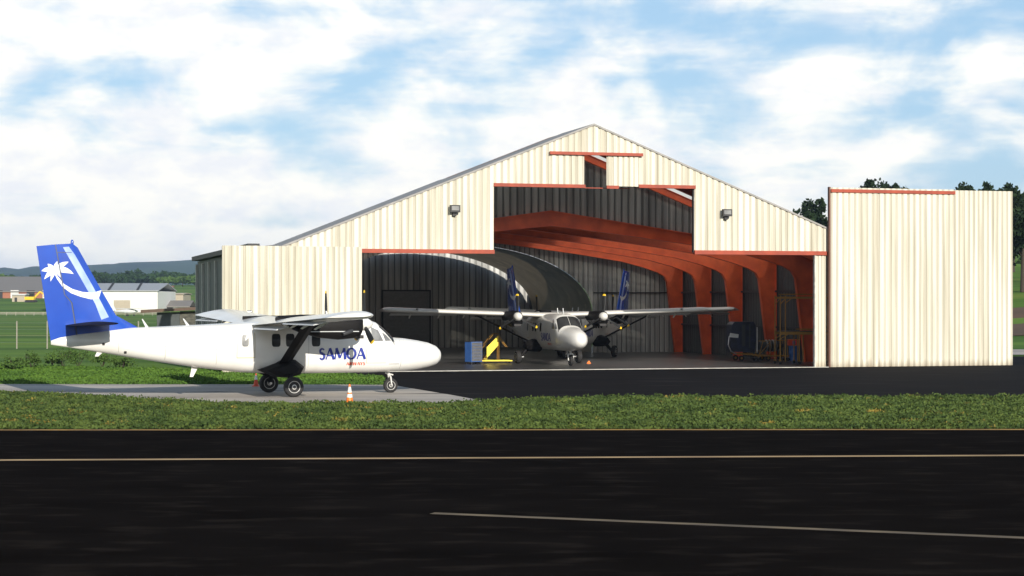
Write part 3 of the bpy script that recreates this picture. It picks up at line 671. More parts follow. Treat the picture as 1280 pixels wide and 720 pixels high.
        MB().box(0.3, 2.2, yc-0.405, yc-0.395, 2.46, 2.49).build('cowl_highlight', WGREY, E)  # grey strip painting a highlight line along the cowl
        PR = bpy.data.objects.new('propeller', None); COL.objects.link(PR); PR.parent = P; PR.location = (2.52, yc, 2.74)
        MB().lathe([(0.25, -0.12), (0.25, 0.02), (0.22, 0.14), (0.15, 0.26), (0.06, 0.33), (0.01, 0.35)], 22, 'x').build('spinner', WHITE, PR, True)
        for k in range(3):
            M = Matrix.Rotation(R(120*k+(2 if sd_ < 0 else -2)), 4, 'X')
            b = MB(); vs = []; n = 8
            tab = [(0.18, 0.05, 0.05, 70), (0.35, 0.075, 0.04, 62), (0.65, 0.10, 0.03, 50), (1.0, 0.11, 0.02, 40), (1.19, 0.103, 0.017, 36)]
            def ring(r, c, t, tw):
                o_ = []
                for i in range(n):
                    a = 2*math.pi*i/n; yy, xx = c*math.cos(a), t*math.sin(a); q_ = R(tw)
                    o_.append(M @ Vector((xx*math.cos(q_)+yy*math.sin(q_), yy*math.cos(q_)-xx*math.sin(q_), r)))
                return o_
            for q_ in tab: vs += ring(*q_)
            b.put(vs, [(j*n+i, j*n+(i+1) % n, (j+1)*n+(i+1) % n, (j+1)*n+i) for j in range(len(tab)-1) for i in range(n)]+[tuple(range(n)), tuple((len(tab)-1)*n+i for i in range(n))])
            bl = b.build('propeller_blade', BLADE, PR, True)
            b = MB(); vs = []; tb = [(1.19, 0.104, 0.018, 36), (1.26, 0.085, 0.015, 35), (1.295, 0.045, 0.01, 34)]
            for q_ in tb: vs += ring(*q_)
            b.put(vs, [(j*n+i, j*n+(i+1) % n, (j+1)*n+(i+1) % n, (j+1)*n+i) for j in range(2) for i in range(n)]+[tuple(2*n+i for i in range(n))])
            b.build('blade_tip', YEL, bl, True)
    # nose gear
    m_ = MB(); m_.tube([(4.28, 0, 1.0), (4.36, 0, 0.62)], 0.06, 10); m_.tube([(4.2, 0, 0.78), (4.52, 0, 0.70)], 0.03, 8)
    for q_ in (-0.15, 0.15): m_.tube([(4.36, q_*0.5, 0.68), (4.38, q_, 0.62), (4.41, q_, 0.29)], 0.035, 8)
    m_.build('nose_gear_fork', RIM, P, True)
    wheel(P, 'nose_wheel', 4.41, 0, 0.29, 0.20)
    # fin, rudder, tailplane
    def finth(s, z):   # half thickness
        le = np.interp(z, [2.0, 2.6, 3.05, 5.75], [-5.0, -5.8, -6.35, -7.85]); te = np.interp(z, [2.0, 5.65], [-8.72, -9.25])
        u = (le-s)/(le-te); return float(0.12*(1-0.35*(z-2)/3.7)*math.sin(math.pi*min(1, max(0.02, u))**0.62)+0.006)
    def finpart(name, outline, m):
        bm = bmesh.new(); vv = [bm.verts.new((a, 0, b)) for a, b in outline]; f = bm.faces.new(vv)
        bmesh.ops.triangulate(bm, faces=[f])
        for _ in range(3):
            bmesh.ops.subdivide_edges(bm, edges=bm.edges[:], cuts=1, use_grid_fill=True); 
        bmesh.ops.triangulate(bm, faces=bm.faces[:])
        vs = [v.co.copy() for v in bm.verts]; fs = [tuple(v.index for v in f.verts) for f in bm.faces]; bm.verts.index_update()
        fs = [tuple(v.index for v in f.verts) for f in bm.faces]; bd = [(e_.verts[0].index, e_.verts[1].index) for e_ in bm.edges if e_.is_boundary]
        bm.free(); n = len(vs); A = []
        for sg in (-1, 1):
            for v in vs: A.append((v.x, sg*finth(v.x, v.z), v.z))
        fs2 = fs+[tuple(i+n for i in f[::-1]) for f in fs]+[(a, b, b+n, a+n) for a, b in bd]
        return MB().put(A, fs2).build(name, m, P, True)
    FN = finpart('fin', [(-5.45, 2.58), (-6.0, 2.78), (-6.35, 3.08), (-7.0, 4.22), (-7.76, 5.60), (-7.95, 5.74), (-8.55, 5.70), (-8.2, 3.85), (-7.95, 3.55), (-7.72, 2.12), (-7.2, 2.22), (-6.6, 2.40)], BLUE)
    RD = finpart('rudder', [(-8.58, 5.70), (-9.24, 5.63), (-8.98, 3.9), (-8.72, 2.10), (-7.78, 2.10), (-8.0, 3.56), (-8.25, 3.84)], BLUE)
    MB().lathe([(0.05, 0.0), (0.06, 0.1), (0.03, 0.18)], 10, 'z', (-7.95, 0, 5.70)).build('tail_light', BLUE, FN, True)
    def fdecal(name, poly, m, parent, off=0.008):
        tr = tessellate_polygon([[Vector((a, b, 0)) for a, b in poly]])
        bm = bmesh.new(); vv = [bm.verts.new((a, 0, b)) for a, b in poly]
        for t in tr:
            try: bm.faces.new([vv[i] for i in t])
            except ValueError: pass
        for _ in range(2): bmesh.ops.subdivide_edges(bm, edges=[e_ for e_ in bm.edges if e_.calc_length() > 0.12], cuts=1, use_grid_fill=True)
        bmesh.ops.triangulate(bm, faces=bm.faces[:]); bm.verts.index_update()
        vs = [v.co.copy() for v in bm.verts]; fs = [tuple(v.index for v in f.verts) for f in bm.faces]; bm.free()
        mb = MB(); n = len(vs)
        mb.put([(v.x, -finth(v.x, v.z)-off, v.z) for v in vs], fs); mb.put([(v.x, finth(v.x, v.z)+off, v.z) for v in vs], [f[::-1] for f in fs])
        return mb.build(name, m, parent)
    fdecal('stripe', [(-8.30, 5.60), (-8.08, 5.62), (-7.86, 5.32), (-7.20, 4.15), (-6.62, 3.02), (-6.90, 2.92), (-7.12, 3.5), (-7.62, 4.40)], STREAK, FN, 0.006)  # pale blue streak down the fin
    # palm: trunk and fronds
    c = [(-8.62, 4.72), (-8.50, 4.48), (-8.28, 4.18), (-7.98, 3.98), (-7.62, 3.86), (-7.25, 3.80), (-6.95, 3.86)]
    wd = [0.03, 0.045, 0.06, 0.075, 0.09, 0.12, 0.16]
    up = [(a+0.4*w, b+w) for (a, b), w in zip(c, wd)]; dn = [(a-0.3*w, b-w) for (a, b), w in zip(c, wd)]
    fdecal('palm_emblem', up+dn[::-1], DECALW, FN, 0.012)
    def frond(dx, dz, w, curl):
        o_ = Vector((-8.60, 4.74)); P_ = []; Q_ = []
        for i in range(7):
            t = i/6; x = dx*t; z = dz*t-curl*t*t; ww = 1.25*w*math.sin(math.pi*min(1, 0.12+0.86*t))
            d = Vector((dx, dz-2*curl*t)).normalized(); nrm = Vector((-d.y, d.x))
            P_.append(tuple(o_+Vector((x, z))+nrm*ww)); Q_.append(tuple(o_+Vector((x, z))-nrm*ww*0.7))
        return P_+Q_[::-1]
    for fr in ((0.50, 0.40, 0.085, 0.08), (0.68, 0.14, 0.10, 0.26), (0.22, -0.04, 0.06, 0.22), (-0.24, 0.32, 0.08, 0.08), (-0.46, 0.20, 0.09, 0.22), (-0.36, -0.06, 0.08, 0.26), (-0.14, -0.18, 0.06, 0.22), (0.10, 0.34, 0.06, 0.0)):
        fdecal('palm_emblem', frond(*fr), DECALW, FN, 0.012)
    hl = [(-8.565, 5.68), (-8.235, 3.85), (-7.985, 3.55), (-7.755, 2.14)]
    for (a, b), (c2, d2) in zip(hl[:-1], hl[1:]): fdecal('panel_line', [(a-0.02, b), (c2-0.02, d2), (c2+0.02, d2), (a+0.02, b)], LINE, FN, 0.014)
    for q_ in (((-8.50, 5.42), (-7.98, 5.42)), ((-8.50, 5.42), (-8.36, 4.2))):
        (a, b), (c2, d2) = q_; fdecal('panel_line', [(a, b), (c2, d2), (c2+0.012, d2-0.022), (a+0.012, b-0.022)], LINE, FN, 0.014)
    for sd_ in (-1, 1):
        wing_mesh([(sd_*0.0, -6.6, 1.6, 2.80, 0.5), (sd_*2.3, -6.65, 1.55, 2.80, 0.5), (sd_*2.45, -6.8, 1.3, 2.80, 0.4)], 'tailplane', NAVY, P)
    return P
PG = 'twin propeller aircraft at the hangar'
pa = make_plane()
pb = copy_tree(pa); pc = copy_tree(pa)
pa.location = (-.1252*71, 71, 0.036); pa.rotation_euler = (0, 0, R(22))
tag(pa, 'white aircraft with blue palm tail parked side-on outside the hangar', 'aircraft', PG)
pb.location = (2.13, 107.4, 0.05); pb.rotation_euler = (0, 0, R(-74.6))
tag(pb, 'nearer aircraft inside the hangar, sunlit nose pointing out of the doorway', 'aircraft', PG)
pc.location = (4.90, 120.0, 0.05); pc.rotation_euler = (0, 0, R(-111))
tag(pc, 'shaded aircraft at the back of the hangar behind the other one', 'aircraft', PG)

# ------------------------------------------------------------ traffic cones
def cone(x, y, z, h, body, label, bands=2):
    t = thing('traffic_cone', label, 'traffic cone', (x, y, z))
    MB().box(-0.19*h/0.7, 0.19*h/0.7, -0.19*h/0.7, 0.19*h/0.7, 0, 0.035).build('base', body, t)
    k = h/0.7
    o = MB().lathe([(0.14*k, 0.035), (0.027*k, h), (0.01, h+0.005)], 20, 'z').build('cone_body', body, t, True)
    for z0, z1 in (((0.40, 0.60), (0.22, 0.34)) if bands == 2 else ((0.36, 0.60),)):
        def rr(z_): return (0.14+(0.027-0.14)*(z_-0.035)/(0.7-0.035))*k+0.004
        MB().lathe([(rr(z0)-0.003, z0*k), (rr(z0), z0*k), (rr(z1), z1*k), (rr(z1)-0.003, z1*k)], 20, 'z').build('white_band', CONEW, o, True)
cone(*gpt(437, 505.5), 0.036, 0.68, CONEO, 'orange traffic cone with two white bands at the grass edge by the nose')
cone(*gpt(320, 484), 0.036, 0.55, CONER, 'red traffic cone behind the main wheels of the parked aircraft', bands=1)
x, y = gpt(736, 455.5)
t = MB().prism([(-0.13, 0), (0.13, 0), (0.03, 0.16), (-0.03, 0.16)], -0.12, 0.12).build('wheel_chock', CONEO)
t.location = (x, y, 0.05); tag(t, 'small orange wedge chock on the hangar floor beside the nose wheel', 'chock')

# ------------------------------------------------------------ blue tool cabinet
x, y = gpt(592, 456)
T = thing('tool_cabinet', 'blue tool cabinet with grey drawers on casters by the yellow steps', 'tool cabinet', (x, y, 0.05), R(42))
MB().box(-0.42, 0.42, -0.28, 0.28, 0.13, 1.28).build('body', TBLUE, T)
MB().box(-0.44, 0.44, -0.30, 0.30, 1.282, 1.31).build('top', GIRT, T)
for k in range(6):
    z0 = 0.17+k*0.182
    d = MB().box(-0.39, 0.39, -0.305, -0.282, z0, z0+0.165).build('drawer', TGREY, T)
    MB().box(-0.22, 0.22, -0.335, -0.307, z0+0.11, z0+0.135).build('handle', STEEL, d)
for a in (-0.35, 0.35):
    for b in (-0.22, 0.22): MB().lathe([(0.06, -0.02), (0.06, 0.02)], 14, 'y', (a, b, 0.062)).build('caster', TYRE, T)

# ------------------------------------------------------------ yellow mobile steps
x, y = gpt(617, 455.2)
T = thing('mobile_steps', 'yellow mobile boarding steps with handrails beside the tool cabinet', 'steps', (x, y, 0.05), R(8))
for yy in (-0.38,):
    MB().prism([(-0.45, 0.32), (0.22, 1.05), (0.22, 1.62), (-0.45, 0.95)], yy, yy+0.04).build('side_panel', SYEL, T)
for k in range(6):
    MB().box(-0.62+k*0.15, -0.40+k*0.15, -0.33, 0.33, 0.25+k*0.22, 0.28+k*0.22).build('tread', SYEL, T)
m_ = MB()
for yy in (-0.36, 0.36):
    m_.tube([(0.26, yy, 0.1), (0.26, yy, 1.65)], 0.02, 8); m_.tube([(-0.78, yy, 0.1), (0.26, yy, 1.25)], 0.016, 8)
    m_.tube([(0.26, yy, 1.6), (0.75, yy, 0.95)], 0.02, 8)
    m_.tube([(-0.75, yy, 0.85), (-0.05, yy, 1.72), (0.26, yy, 1.72)], 0.02, 8); m_.tube([(-0.75, yy, 0.85), (-0.75, yy, 0.12)], 0.02, 8)
m_.build('handrail', DYEL, T)
m_ = MB()
for yy in (-0.38, 0.38): m_.box(-0.8, 1.05, yy-0.03, yy+0.03, 0.13, 0.19)
m_.box(-0.8, -0.74, -0.36, 0.36, 0.125, 0.185); m_.box(1.0, 1.05, -0.36, 0.36, 0.125, 0.185); m_.build('base_frame', SYEL, T)
for a in (-0.7, 0.98):
    for b in (-0.38, 0.38): MB().lathe([(0.065, -0.02), (0.065, 0.02)], 14, 'y', (a, b, 0.066)).build('caster', TYRE, T)

# ------------------------------------------------------------ engine cart, engine stand, work platform, drums (right side of the hangar)
x, y = gpt(925, 452)
T = thing('ground_cart', 'dark hooded ground cart with curved shield on a yellow chassis by the orange columns', 'cart', (x, y, 0.05), R(12))
m_ = MB().prism([(-0.75, 0.75), (-0.55, 0.55), (0.75, 0.55), (0.85, 1.2), (0.82, 2.15), (0.70, 2.38), (-0.5, 2.38), (-0.68, 2.2), (-0.75, 1.6)], -0.5, 0.5).build('hood', MBLUE, T)
MB().box(-0.05, 0.16, -0.52, -0.502, 0.9, 2.2).build('hood_seam', GIRT, m_); MB().box(0.4, 0.48, -0.52, -0.502, 0.8, 2.25).build('hood_seam', GIRT, m_)
MB().prism([(-0.86, 1.45), (-0.30, 1.40), (-0.28, 1.62), (-0.82, 1.70)], -0.56, -0.52).build('mirror_plate', WGREY, T)
m_ = MB(); m_.tube([(-0.86, -0.5, 1.5), (-0.92, -0.5, 1.0), (-0.75, -0.5, 0.6), (-0.4, -0.5, 0.42)], 0.035, 8); m_.build('guard_rail', STEEL, T); MB().tube([(0.95, -0.4, 0.5), (0.95, -0.4, 2.05)], 0.03, 8).build('guard_rail', STEEL, T)
MB().bar((-0.4, -0.5, 0.46), (1.9, -0.5, 0.30), 0.08, 0.08).bar((-0.4, 0.5, 0.46), (1.9, 0.5, 0.30), 0.08, 0.08).bar((0.6, -0.46, 0.44), (0.6, 0.46, 0.44), 0.08, 0.08).build('chassis', DYEL, T)
for a, r in ((-0.1, 0.17), (1.6, 0.16)):
    for b in (-0.56, 0.56):
        w_ = MB().lathe([(r*0.7, -0.05), (r, -0.04), (r, 0.04), (r*0.7, 0.05)], 18, 'y', (a, b, r)).build('wheel', TYRE, T, True)
        MB().lathe([(r*0.4, -0.055), (r*0.4, 0.055)], 12, 'y', (a, b, r)).build('hub', DYEL, w_)
x, y = gpt(962, 452)
T = thing('engine_stand', 'aircraft engine resting on a mustard tube stand beside the work platform', 'engine stand', (x, y, 0.05), R(10))
EN = MB().lathe([(0.12, -0.8), (0.26, -0.78), (0.28, -0.3), (0.34, -0.28), (0.34, 0.15), (0.25, 0.2), (0.22, 0.6), (0.1, 0.75)], 20, 'x', (0.1, 0, 0.92)).build('engine', GIRT, T, True)
m_ = MB()
for a in (-0.25, -0.05, 0.15, 0.32): m_.lathe([(0.355, a), (0.37, a+0.01), (0.37, a+0.05), (0.355, a+0.06)], 20, 'x', (0, 0, 0.92))
m_.build('metal_band', STEEL, EN)
m_ = MB()
for b in (-0.4, 0.4):
    m_.tube([(-0.85, b, 0.12), (-0.55, b, 1.2), (0.95, b, 1.25), (1.05, b, 0.12)], 0.03, 8); m_.tube([(-0.95, b, 0.3), (1.1, b, 0.3)], 0.035, 8); m_.tube([(-0.1, b, 0.3), (-0.1, b, 1.2)], 0.025, 8); m_.tube([(-0.8, b, 0.35), (-0.1, b, 1.15)], 0.02, 8)
for a in (-0.85, 1.05): m_.tube([(a, -0.4, 0.3), (a, 0.4, 0.3)], 0.03, 8)
m_.build('stand_frame', DYEL, T)
for a in (-0.85, 1.05):
    for b in (-0.4, 0.4): MB().lathe([(0.1, -0.03), (0.1, 0.03)], 14, 'y', (a, b, 0.1)).build('caster', TYRE, T)
x, y = gpt(990, 456)
T = thing('work_platform', 'tall mustard yellow scaffold work platform inside the right doorway', 'work platform', (x, y, 0.05), R(6))
m_ = MB()
for a in (-0.82, -0.52, 0.30, 0.52, 2.3):
    for b in (-0.5, 0.7):
        if a == -0.52 and b > 0: continue
        top = 3.95 if a in (-0.82, -0.52, 2.3) else 1.75
        m_.tube([(a, b, 0.15), (a, b, top)], 0.035, 8)
for b in (-0.5, 0.7):
    m_.bar((-0.85, b, 3.82), (2.4, b, 3.82), 0.08, 0.12); m_.bar((-0.6, b, 4.02), (2.4, b, 4.02), 0.05, 0.05); m_.bar((-0.85, b, 1.78), (2.4, b, 1.78), 0.08, 0.16); m_.bar((0.4, b, 2.0), (2.4, b, 2.0), 0.05, 0.06)
    m_.bar((-0.8, b, 3.45), (-0.5, b, 3.78), 0.04, 0.04); m_.bar((-0.52, b, 3.5), (-0.15, b, 3.78), 0.04, 0.04); m_.bar((-0.8, b, 1.45), (-0.35, b, 1.74), 0.04, 0.04)
m_.build('platform_frame', DYEL, T)
MB().box(-0.8, 2.35, -0.44, 0.64, 1.87, 1.91).build('deck', GIRT, T)
for a in (-0.82, 0.30, 2.3):
    for b in (-0.5, 0.7):
        MB().lathe([(0.09, -0.025), (0.09, 0.025)], 14, 'y', (a, b, 0.09)).build('caster', TYRE, T)
        MB().box(a-0.09, a+0.09, b-0.06, b+0.06, 0.18, 0.215).build('foot_plate', DYEL, T)
x, y = gpt(991, 452)
t = MB().box(-0.36, 0.36, -0.2, 0.2, 0, 0.30); t.cm = 1; t.box(-0.1, 0.1, -0.21, -0.202, 0.05, 0.25)
D1 = thing('oil_drum', 'blue steel drum under the red crate behind the work platform', 'drum', (x+0.1, y+0.3, 0.05))
MB().lathe([(0.29, 0), (0.30, 0.02), (0.29, 0.04), (0.29, 0.44), (0.305, 0.46), (0.29, 0.48), (0.29, 0.84), (0.305, 0.86), (0.29, 0.9), (0.27, 0.9)], 24, 'z').build('drum_body', TBLUE, D1, True)
MB().lathe([(0.04, 0.9), (0.04, 0.93)], 10, 'z', (0.12, 0.1, 0)).build('bung', STEEL, D1)
D2 = copy_tree(D1); D2.location = (x+0.8, y+0.9, 0.05); tag(D2, 'blue steel drum standing free to the right of the crate', 'drum', 'blue drums'); tag(D1, group='blue drums')
cr_ = thing('crate', 'small red orange crate resting on a blue drum', 'crate', (x+0.1, y+0.3, 0.98))
MB().box(-0.36, 0.36, -0.2, 0.2, 0, 0.34).build('crate_body', CONER, cr_); MB().box(-0.1, 0.06, -0.212, -0.202, 0.06, 0.28).build('label_plate', TBLUE, cr_)
MB().box(-0.38, 0.38, -0.22, 0.22, 0.342, 0.37).build('lid', CONEO, cr_)

# ------------------------------------------------------------ block shed left of the hangar
x = (207-640)/2300*142
T = thing('block_shed', 'low grey block shed with brown sloping roof left of the hangar', 'shed', (x, 142, 0), R(-12)); T.scale = (1.2, 1.2, 1.2)
MB().box(-0.6, 0.95, 0, 5.5, 0, 2.36).build('wall', SHEDG, T)
MB().box(0.952, 6.5, 0.05, 5.45, 0, 2.43).build('wall', STONE, T)
MB().put([(a, b, z+t_) for t_ in (0, 0.2) for a, b, z in ((-1.5, -0.5, 2.32), (6.8, -0.5, 2.74), (6.8, 6, 2.84), (-1.5, 6, 2.42))], [(0, 3, 2, 1), (4, 5, 6, 7), (0, 1, 5, 4), (1, 2, 6, 5), (2, 3, 7, 6), (3, 0, 4, 7)]).build('roof', SHEDR, T)

# ------------------------------------------------------------ far buildings
def at(px, D): return (px-640)/2300*D
def gz(px, D): return float(terrain_z(at(px, D), D))
def house(name, label, cat, px0, px1, D, ytop_wall, ytop_roof, depth, wm, rm, gabled=False, strips=()):
    x0, x1 = at(px0, D), at(px1, D); z0 = gz((px0+px1)/2, D)-0.5
    zw = CAMH+(378-ytop_wall)*D/2300; zr = CAMH+(378-ytop_roof)*(D+depth/2)/2300
    T = thing(name, label, cat, ((x0+x1)/2, D, z0)); w = (x1-x0)/2
    MB().box(-w, w, 0, depth, 0, zw-z0).build('wall', wm, T)
    hh = zr-z0; e0 = zw-z0
    rf = MB().prism([(-0.6, e0), (depth/2, hh), (depth+0.6, e0), (depth+0.6, e0+0.25), (depth/2, hh+0.25), (-0.6, e0+0.25)], -w-0.4, w+0.4, 'x').build('roof', rm, T)
    for a in strips:
        q_ = at(a, D)-(x0+x1)/2
        MB().put([(q_+dx, v, zz_+t_) for t_ in (0.27, 0.42) for dx, v, zz_ in ((-0.35, -0.4, e0), (0.35, -0.4, e0), (0.35-1.8, depth/2, hh), (-0.35-1.8, depth/2, hh))], [(0, 3, 2, 1), (4, 5, 6, 7), (0, 1, 5, 4), (1, 2, 6, 5), (2, 3, 7, 6), (3, 0, 4, 7)]).build('roof_gutter', BDARK, rf)
    return T, w, zw-z0
T, w, h = house('warehouse', 'white warehouse with pale metal roof beyond the green field', 'warehouse', 60, 197, 560, 364, 355, 30, BWHITE, BROOF, strips=(136, 172))
MB().box(w*0.2, w*0.5, -0.05, -0.02, 0, 4.2).build('door', BTAN, T)
for k in range(3): MB().box(-w+3+k*4, -w+4.5+k*4, -0.06, -0.02, 2, 3.3).build('window', GLASSG, T)
T, w, h = house('long_warehouse', 'long brown-grey roofed warehouse at the far left edge', 'warehouse', -60, 62, 690, 365, 346.5, 55, BRED, BGREY)
for k in range(6): MB().box(-w+4+k*6, -w+7+k*6, -0.06, -0.02, 0.5, 3.5).build('door', BWHITE if k % 2 else BDARK, T)
T, w, h = house('small_hall', 'small cream hall with flat sides right of the white warehouse', 'building', 197, 229, 600, 368, 367, 14, BTAN, BTAN)
MB().box(-w*0.6, w*0.1, -0.06, -0.02, 0, 2.5).build('door', BROOF, T)
T, w, h = house('low_shed', 'low grey shed roof in front of the small cream hall', 'shed', 196, 236, 575, 384, 376.5, 12, BWHITE, BGREY)
MB().box(-w*0.5, w*0.0, -0.06, -0.02, 0, 1.5).build('door', BDARK, T)
T, w, h = house('farm_house', 'tiny house with brown roof before the far treeline', 'house', 192, 214, 880, 361.5, 358, 10, BWHITE, BRED)
MB().box(-w*0.4, w*0.0, -0.06, -0.02, 0, 2).build('door', BDARK, T)
T, w, h = house('site_cabin', 'cream site cabin left of the yellow excavator', 'cabin', 15, 31, 645, 369, 368, 5, BTAN, BWHITE)
MB().box(-w*0.6, -w*0.2, -0.06, -0.02, 0, 2.0).build('door', BDARK, T)
# excavator
T = thing('excavator', 'tiny yellow excavator before the long warehouse', 'excavator', (at(39, 640), 640, gz(39, 640)-0.05))
for b in (-1.1, 1.1): MB().prism([(-1.9, 0.15), (-1.5, 0), (1.5, 0), (1.9, 0.4), (1.5, 0.9), (-1.5, 0.9)], b-0.3, b+0.3).build('track', TYRE, T)
MB().box(-2.0, 1.2, -1.2, 1.2, 0.92, 2.0).build('body', YEL, T); MB().box(-0.4, 1.2, -1.15, 0.1, 2.01, 3.0).build('cab', GLASS, T)
MB().bar((1.0, 0.5, 1.7), (3.0, 0.5, 3.8), 0.35, 0.5).bar((3.0, 0.5, 3.8), (4.6, 0.5, 2.6), 0.3, 0.4).build('boom', YEL, T)
MB().prism([(4.3, 2.7), (5.0, 2.6), (4.9, 1.7), (4.1, 1.9)], 0.0, 1.0).build('bucket', YEL, T)
# light aircraft in the distance
T = thing('light_aircraft', 'small pale light aircraft parked in front of the white warehouse', 'aircraft', (at(158, 480), 480, 0))
MB().lathe([(0.05, -3.6), (0.25, -2.2), (0.6, 0.2), (0.62, 1.4), (0.4, 2.4), (0.1, 3.0)], 14, 'x', (0, 0, 1.3)).build('fuselage', WGREY, T, True)
MB().box(-0.2, 1.3, -5.5, 5.5, 1.9, 2.05, Matrix.Rotation(R(60), 4, 'Z')).build('wing', WGREY, T)
MB().prism([(-3.6, 1.3), (-2.6, 1.4), (-3.3, 2.9), (-3.8, 2.9)], -0.06, 0.06).build('fin', WGREY, T)
MB().box(-3.6, -2.9, -1.6, 1.6, 1.4, 1.48).build('tailplane', WGREY, T)
for a, b in ((0.2, -1), (0.2, 1), (2.0, 0)): MB().lathe([(0.22, -0.1), (0.22, 0.1)], 12, 'y', (a, b, 0.22)).tube([(a, b, 0.22), (a, b*0.4, 1.0)], 0.05, 6).build('wheel', TYRE, T)

# fences
T = thing('wire_fence', 'thin wire fence with wooden posts in the field left of the aircraft', 'fence', (0, 0, 0))
D = 143
for px in range(-55, 220, 38):
    MB().tube([(at(px, D), D, 0), (at(px, D), D, 2.15)], 0.055, 8).build('post', POSTG, T)
for z in (0.5, 1.0, 1.5, 2.0): MB().tube([(at(-55, D), D-0.06, z), (at(211, D), D-0.06, z)], 0.006, 4).build('wire', STEEL, T)
T = thing('rail_fence', 'low pale rail fence crossing the far field', 'fence', (0, 0, 0))
D = 505
for k in range(34): MB().box(at(-60, D)+k*2.5-0.08, at(-60, D)+k*2.5+0.08, D-0.08, D+0.08, 0, 1.0).build('post', POSTG, T)
for z in (0.35, 0.72): MB().box(at(-60, D), at(-60, D)+83, D-0.12, D-0.082, z, z+0.2).build('rail', POSTG, T)

# ------------------------------------------------------------ vegetation
def crown_points(rng, n, c, r, lumps=14, inner=0.35):
    """leaf points gathered in lumps through an uneven crown"""
    c = np.array(c); r = np.array(r)
    d = rng.normal(size=(lumps, 3)); d /= np.linalg.norm(d, axis=1)[:, None]; d[:, 2] = np.where(d[:, 2] < -0.3, -d[:, 2]*0.4, d[:, 2])
    cen = c+d*r*(0.35+0.5*rng.random((lumps, 1))); rad = (0.22+0.25*rng.random(lumps))[:, None]*r
    k = rng.integers(0, lumps, n); p = rng.normal(size=(n, 3)); p /= np.linalg.norm(p, axis=1)[:, None]
    return cen[k]+p*rad[k]*(inner+(1-inner)*rng.random((n, 1))**0.5)
def tree(name, label, px, D, ytop, w, seed, group, m=LEAFT, leafs=2600, size=0.75, hfrac=0.55, cat='tree'):
    rng = np.random.default_rng(seed); x = at(px, D); z0 = gz(px, D); top = CAMH+(378-ytop)*D/2300; h = top-z0
    T = thing(name, label, cat, (x, D, z0-0.1), 0, group)
    cz = h*(1-hfrac/2); m_ = MB(); m_.tube([(0, 0, 0), (0.1, 0, h*0.35), (-0.1, 0.1, h*0.7)], [0.26, 0.20, 0.10], 9)
    for k in range(6):
        a = rng.random()*6.28; m_.tube([(0, 0, h*(0.3+0.06*k)), (math.cos(a)*w*0.25, math.sin(a)*w*0.25, h*(0.48+0.06*k)), (math.cos(a)*w*0.42, math.sin(a)*w*0.42, h*(0.62+0.05*k))], [0.15, 0.09, 0.03], 6)
    m_.build('trunk', BARK, T)
    leaf_mesh('crown', crown_points(rng, leafs, (0, 0, cz), (w/2, w/2, h*hfrac/2), 18), size, m, T, rng)
    return T
TG = 'dark trees behind the hangar'
for i, (px, D, yt, w, lab) in enumerate([
    (996, 235, 251, 5.5, 'dark tree topping out just beside the right roof slope'),
    (1019, 240, 249, 5.0, 'dark tree between the roof slope and the tall sliding door'),
    (1086, 225, 223, 5.2, 'broad dark treetop above the left half of the tall sliding door'),
    (1112, 228, 229, 4.0, 'lower dark treetop filling the gap above the sliding door'),
    (1128, 226, 225, 4.0, 'small rounded dark treetop above the middle of the sliding door'),
    (1206, 228, 225, 4.2, 'spiky dark treetop above the outer door leaf'),
    (1228, 232, 232, 3.6, 'lowest dark treetop above the outer door leaf'),
    (1250, 226, 226, 4.2, 'dark treetop above the right end of the outer door leaf'),
    (1278, 205, 214, 7.0, 'tall dark tree at the right edge of the photograph'),
    (1300, 215, 222, 8.0, 'dark tree cut by the right edge behind the tallest one'),
    (1266, 236, 262, 6.0, 'lower dark tree just right of the outer door leaf')]):
    tree('broadleaf_tree', lab, px, D, yt, w*1.15, 50+i, TG, leafs=5200 if px > 1262 else 3200, size=0.62, hfrac=0.98 if px > 1262 else 0.6)
# a few trees that stand out of the far wood at left
for i, (px, D, yt, w, lab) in enumerate([
    (208, 930, 346, 13, 'bright green tree standing before the far wood'),
    (228, 940, 346, 5, 'slim pale palm-like tree before the far wood'),
    (244, 925, 345, 14, 'round bright tree at the far wood beside the hangar wall'),
    (10, 1000, 343, 9, 'small dark tree above the long warehouse roof')]):
    tree('field_tree', lab, px, D, yt, w, 90+i, 'trees before the far wood', LEAFS, 900, 2.2, 0.7)
rng = np.random.default_rng(7); pts = []
for k in range(150):
    px = rng.uniform(-60, 262) if k > 50 else rng.uniform(110, 262); D = rng.uniform(980, 1250); x = at(px, D); z0 = gz(px, D)
    yt = (352 if px < 60 else 343)+rng.normal()*2.5; top = CAMH+(378-yt)*D/2300; h = max(6, top-z0)
    pts.append(crown_points(rng, 330, (x, D, z0+h*0.5), (h*0.7, h*0.5, h*0.5), 9))
tag(leaf_mesh('far_wood', np.concatenate(pts), 2.3, LEAFF, None, rng), kind='stuff', label='dark far wood along the foot of the hills', cat='wood')
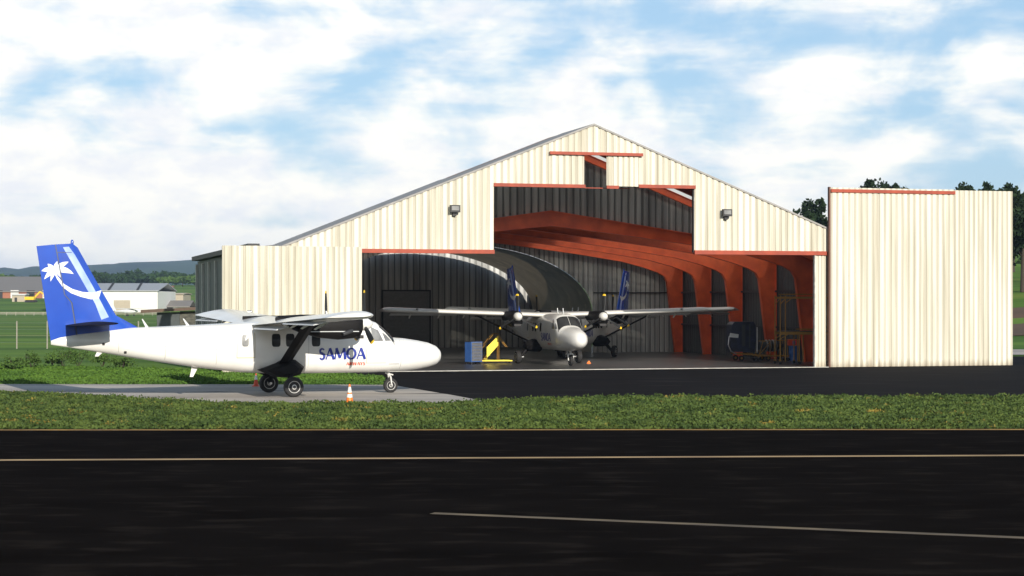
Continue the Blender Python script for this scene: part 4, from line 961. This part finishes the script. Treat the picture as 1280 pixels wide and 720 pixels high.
# bushes in the left field
for i, (px, py, h, w) in enumerate([(18, 461, 0.85, 1.1), (40, 459, 1.0, 1.2), (66, 457, 0.8, 0.9), (78, 458, 1.15, 1.6), (98, 457, 1.2, 1.6), (128, 458, 1.0, 1.4), (152, 460, 0.9, 1.3)]):
    x, y = gpt(px, py+2); rng = np.random.default_rng(200+i)
    T = thing('bush', ['low scrubby bush at the left edge of the field', 'second scrubby bush from the left edge', 'thin bush just left of the rudder foot', 'bush directly below the rudder', 'bigger bush below the tail cone', 'low bush right of the bigger one under the tail', 'low bush beneath the rear fuselage'][i], 'bush', (x, y, 0), 0, 'scrubby bushes in the left field')
    m_ = MB()
    for k in range(5):
        a = rng.random()*6.28; m_.tube([(0, 0, 0), (math.cos(a)*w*0.3, math.sin(a)*w*0.3, h*0.75)], [0.02, 0.008], 5)
    m_.build('stem', BARK, T)
    leaf_mesh('foliage', crown_points(rng, 700, (0, 0, h*0.40), (w*0.6, w*0.5, h*0.55), 12, 0.1)*np.array([1, 1, 1.0]), 0.12, LEAFS, T, rng)
# ground cover
def cover(name, label, poly_test, x0, x1, y0, y1, n, m, hmax, leaf, seed, per=16):
    rng = np.random.default_rng(seed); c = np.stack([rng.uniform(x0, x1, n), y0+(y1-y0)*rng.random(n)], 1); c = c[poly_test(c[:, 0], c[:, 1])]
    n = len(c); rr = 0.14+0.22*rng.random(n); hh = hmax*(0.35+0.65*rng.random(n)**2)
    k = np.repeat(np.arange(n), per); d = rng.normal(size=(n*per, 3)); d /= np.linalg.norm(d, axis=1)[:, None]; d[:, 2] = np.abs(d[:, 2])
    p = np.empty((n*per, 3)); p[:, 0] = c[k, 0]+d[:, 0]*rr[k]; p[:, 1] = c[k, 1]+d[:, 1]*rr[k]; p[:, 2] = d[:, 2]*hh[k]*(0.6+0.4*rng.random(n*per))
    tag(leaf_mesh(name, p, leaf, m, None, rng), label, 'ground cover', kind='stuff')
def front(x, y):
    edge = np.interp(x, [-60, -26, -17.3, -10.5, -2.6, -1.0, 0.3, 3, 40], [77.2, 77.2, 71.3, 65.2, 64.9, 66.0, 67.6, 69.1, 70.5]); return (y < edge-0.1+0.35*np.sin(x*1.7)*np.sin(x*0.61)) & (y > 52.0+0.35*np.sin(x*1.3)*np.sin(x*0.47+1))
cover('verge_plants', 'dense low weeds on the strip between runway and apron', front, -24, 24, 52, 77.4, 24000, LEAFG, 0.22, 0.095, 11, 24)
def back(x, y):
    edge = np.interp(y, [80, 83, 88, 93, 110], [-5.4, -6.0, -6.3, -9.5, -40]); return (x < edge) & (y > 80.7+0.0*x)
cover('field_plants', 'bright green weeds behind the parked aircraft', back, -36, -5, 80.6, 104, 13000, LEAFB, 0.20, 0.11, 12, 16)

# ------------------------------------------------------------ haze
HZ = bpy.data.materials.new('haze_air'); HZ.use_nodes = True; t = HZ.node_tree
for n in list(t.nodes):
    if n.type != 'OUTPUT_MATERIAL': t.nodes.remove(n)
pv = t.nodes.new('ShaderNodeVolumePrincipled'); pv.inputs['Color'].default_value = (0.50, 0.68, 0.95, 1); pv.inputs['Density'].default_value = 0.00010
t.links.new(pv.outputs[0], [n for n in t.nodes if n.type == 'OUTPUT_MATERIAL'][0].inputs['Volume'])
tag(MB().box(-7200, 7200, -320, 7700, -1.5, 150).build('haze', HZ), kind='stuff', label='pale blue haze over the far hills', cat='haze')
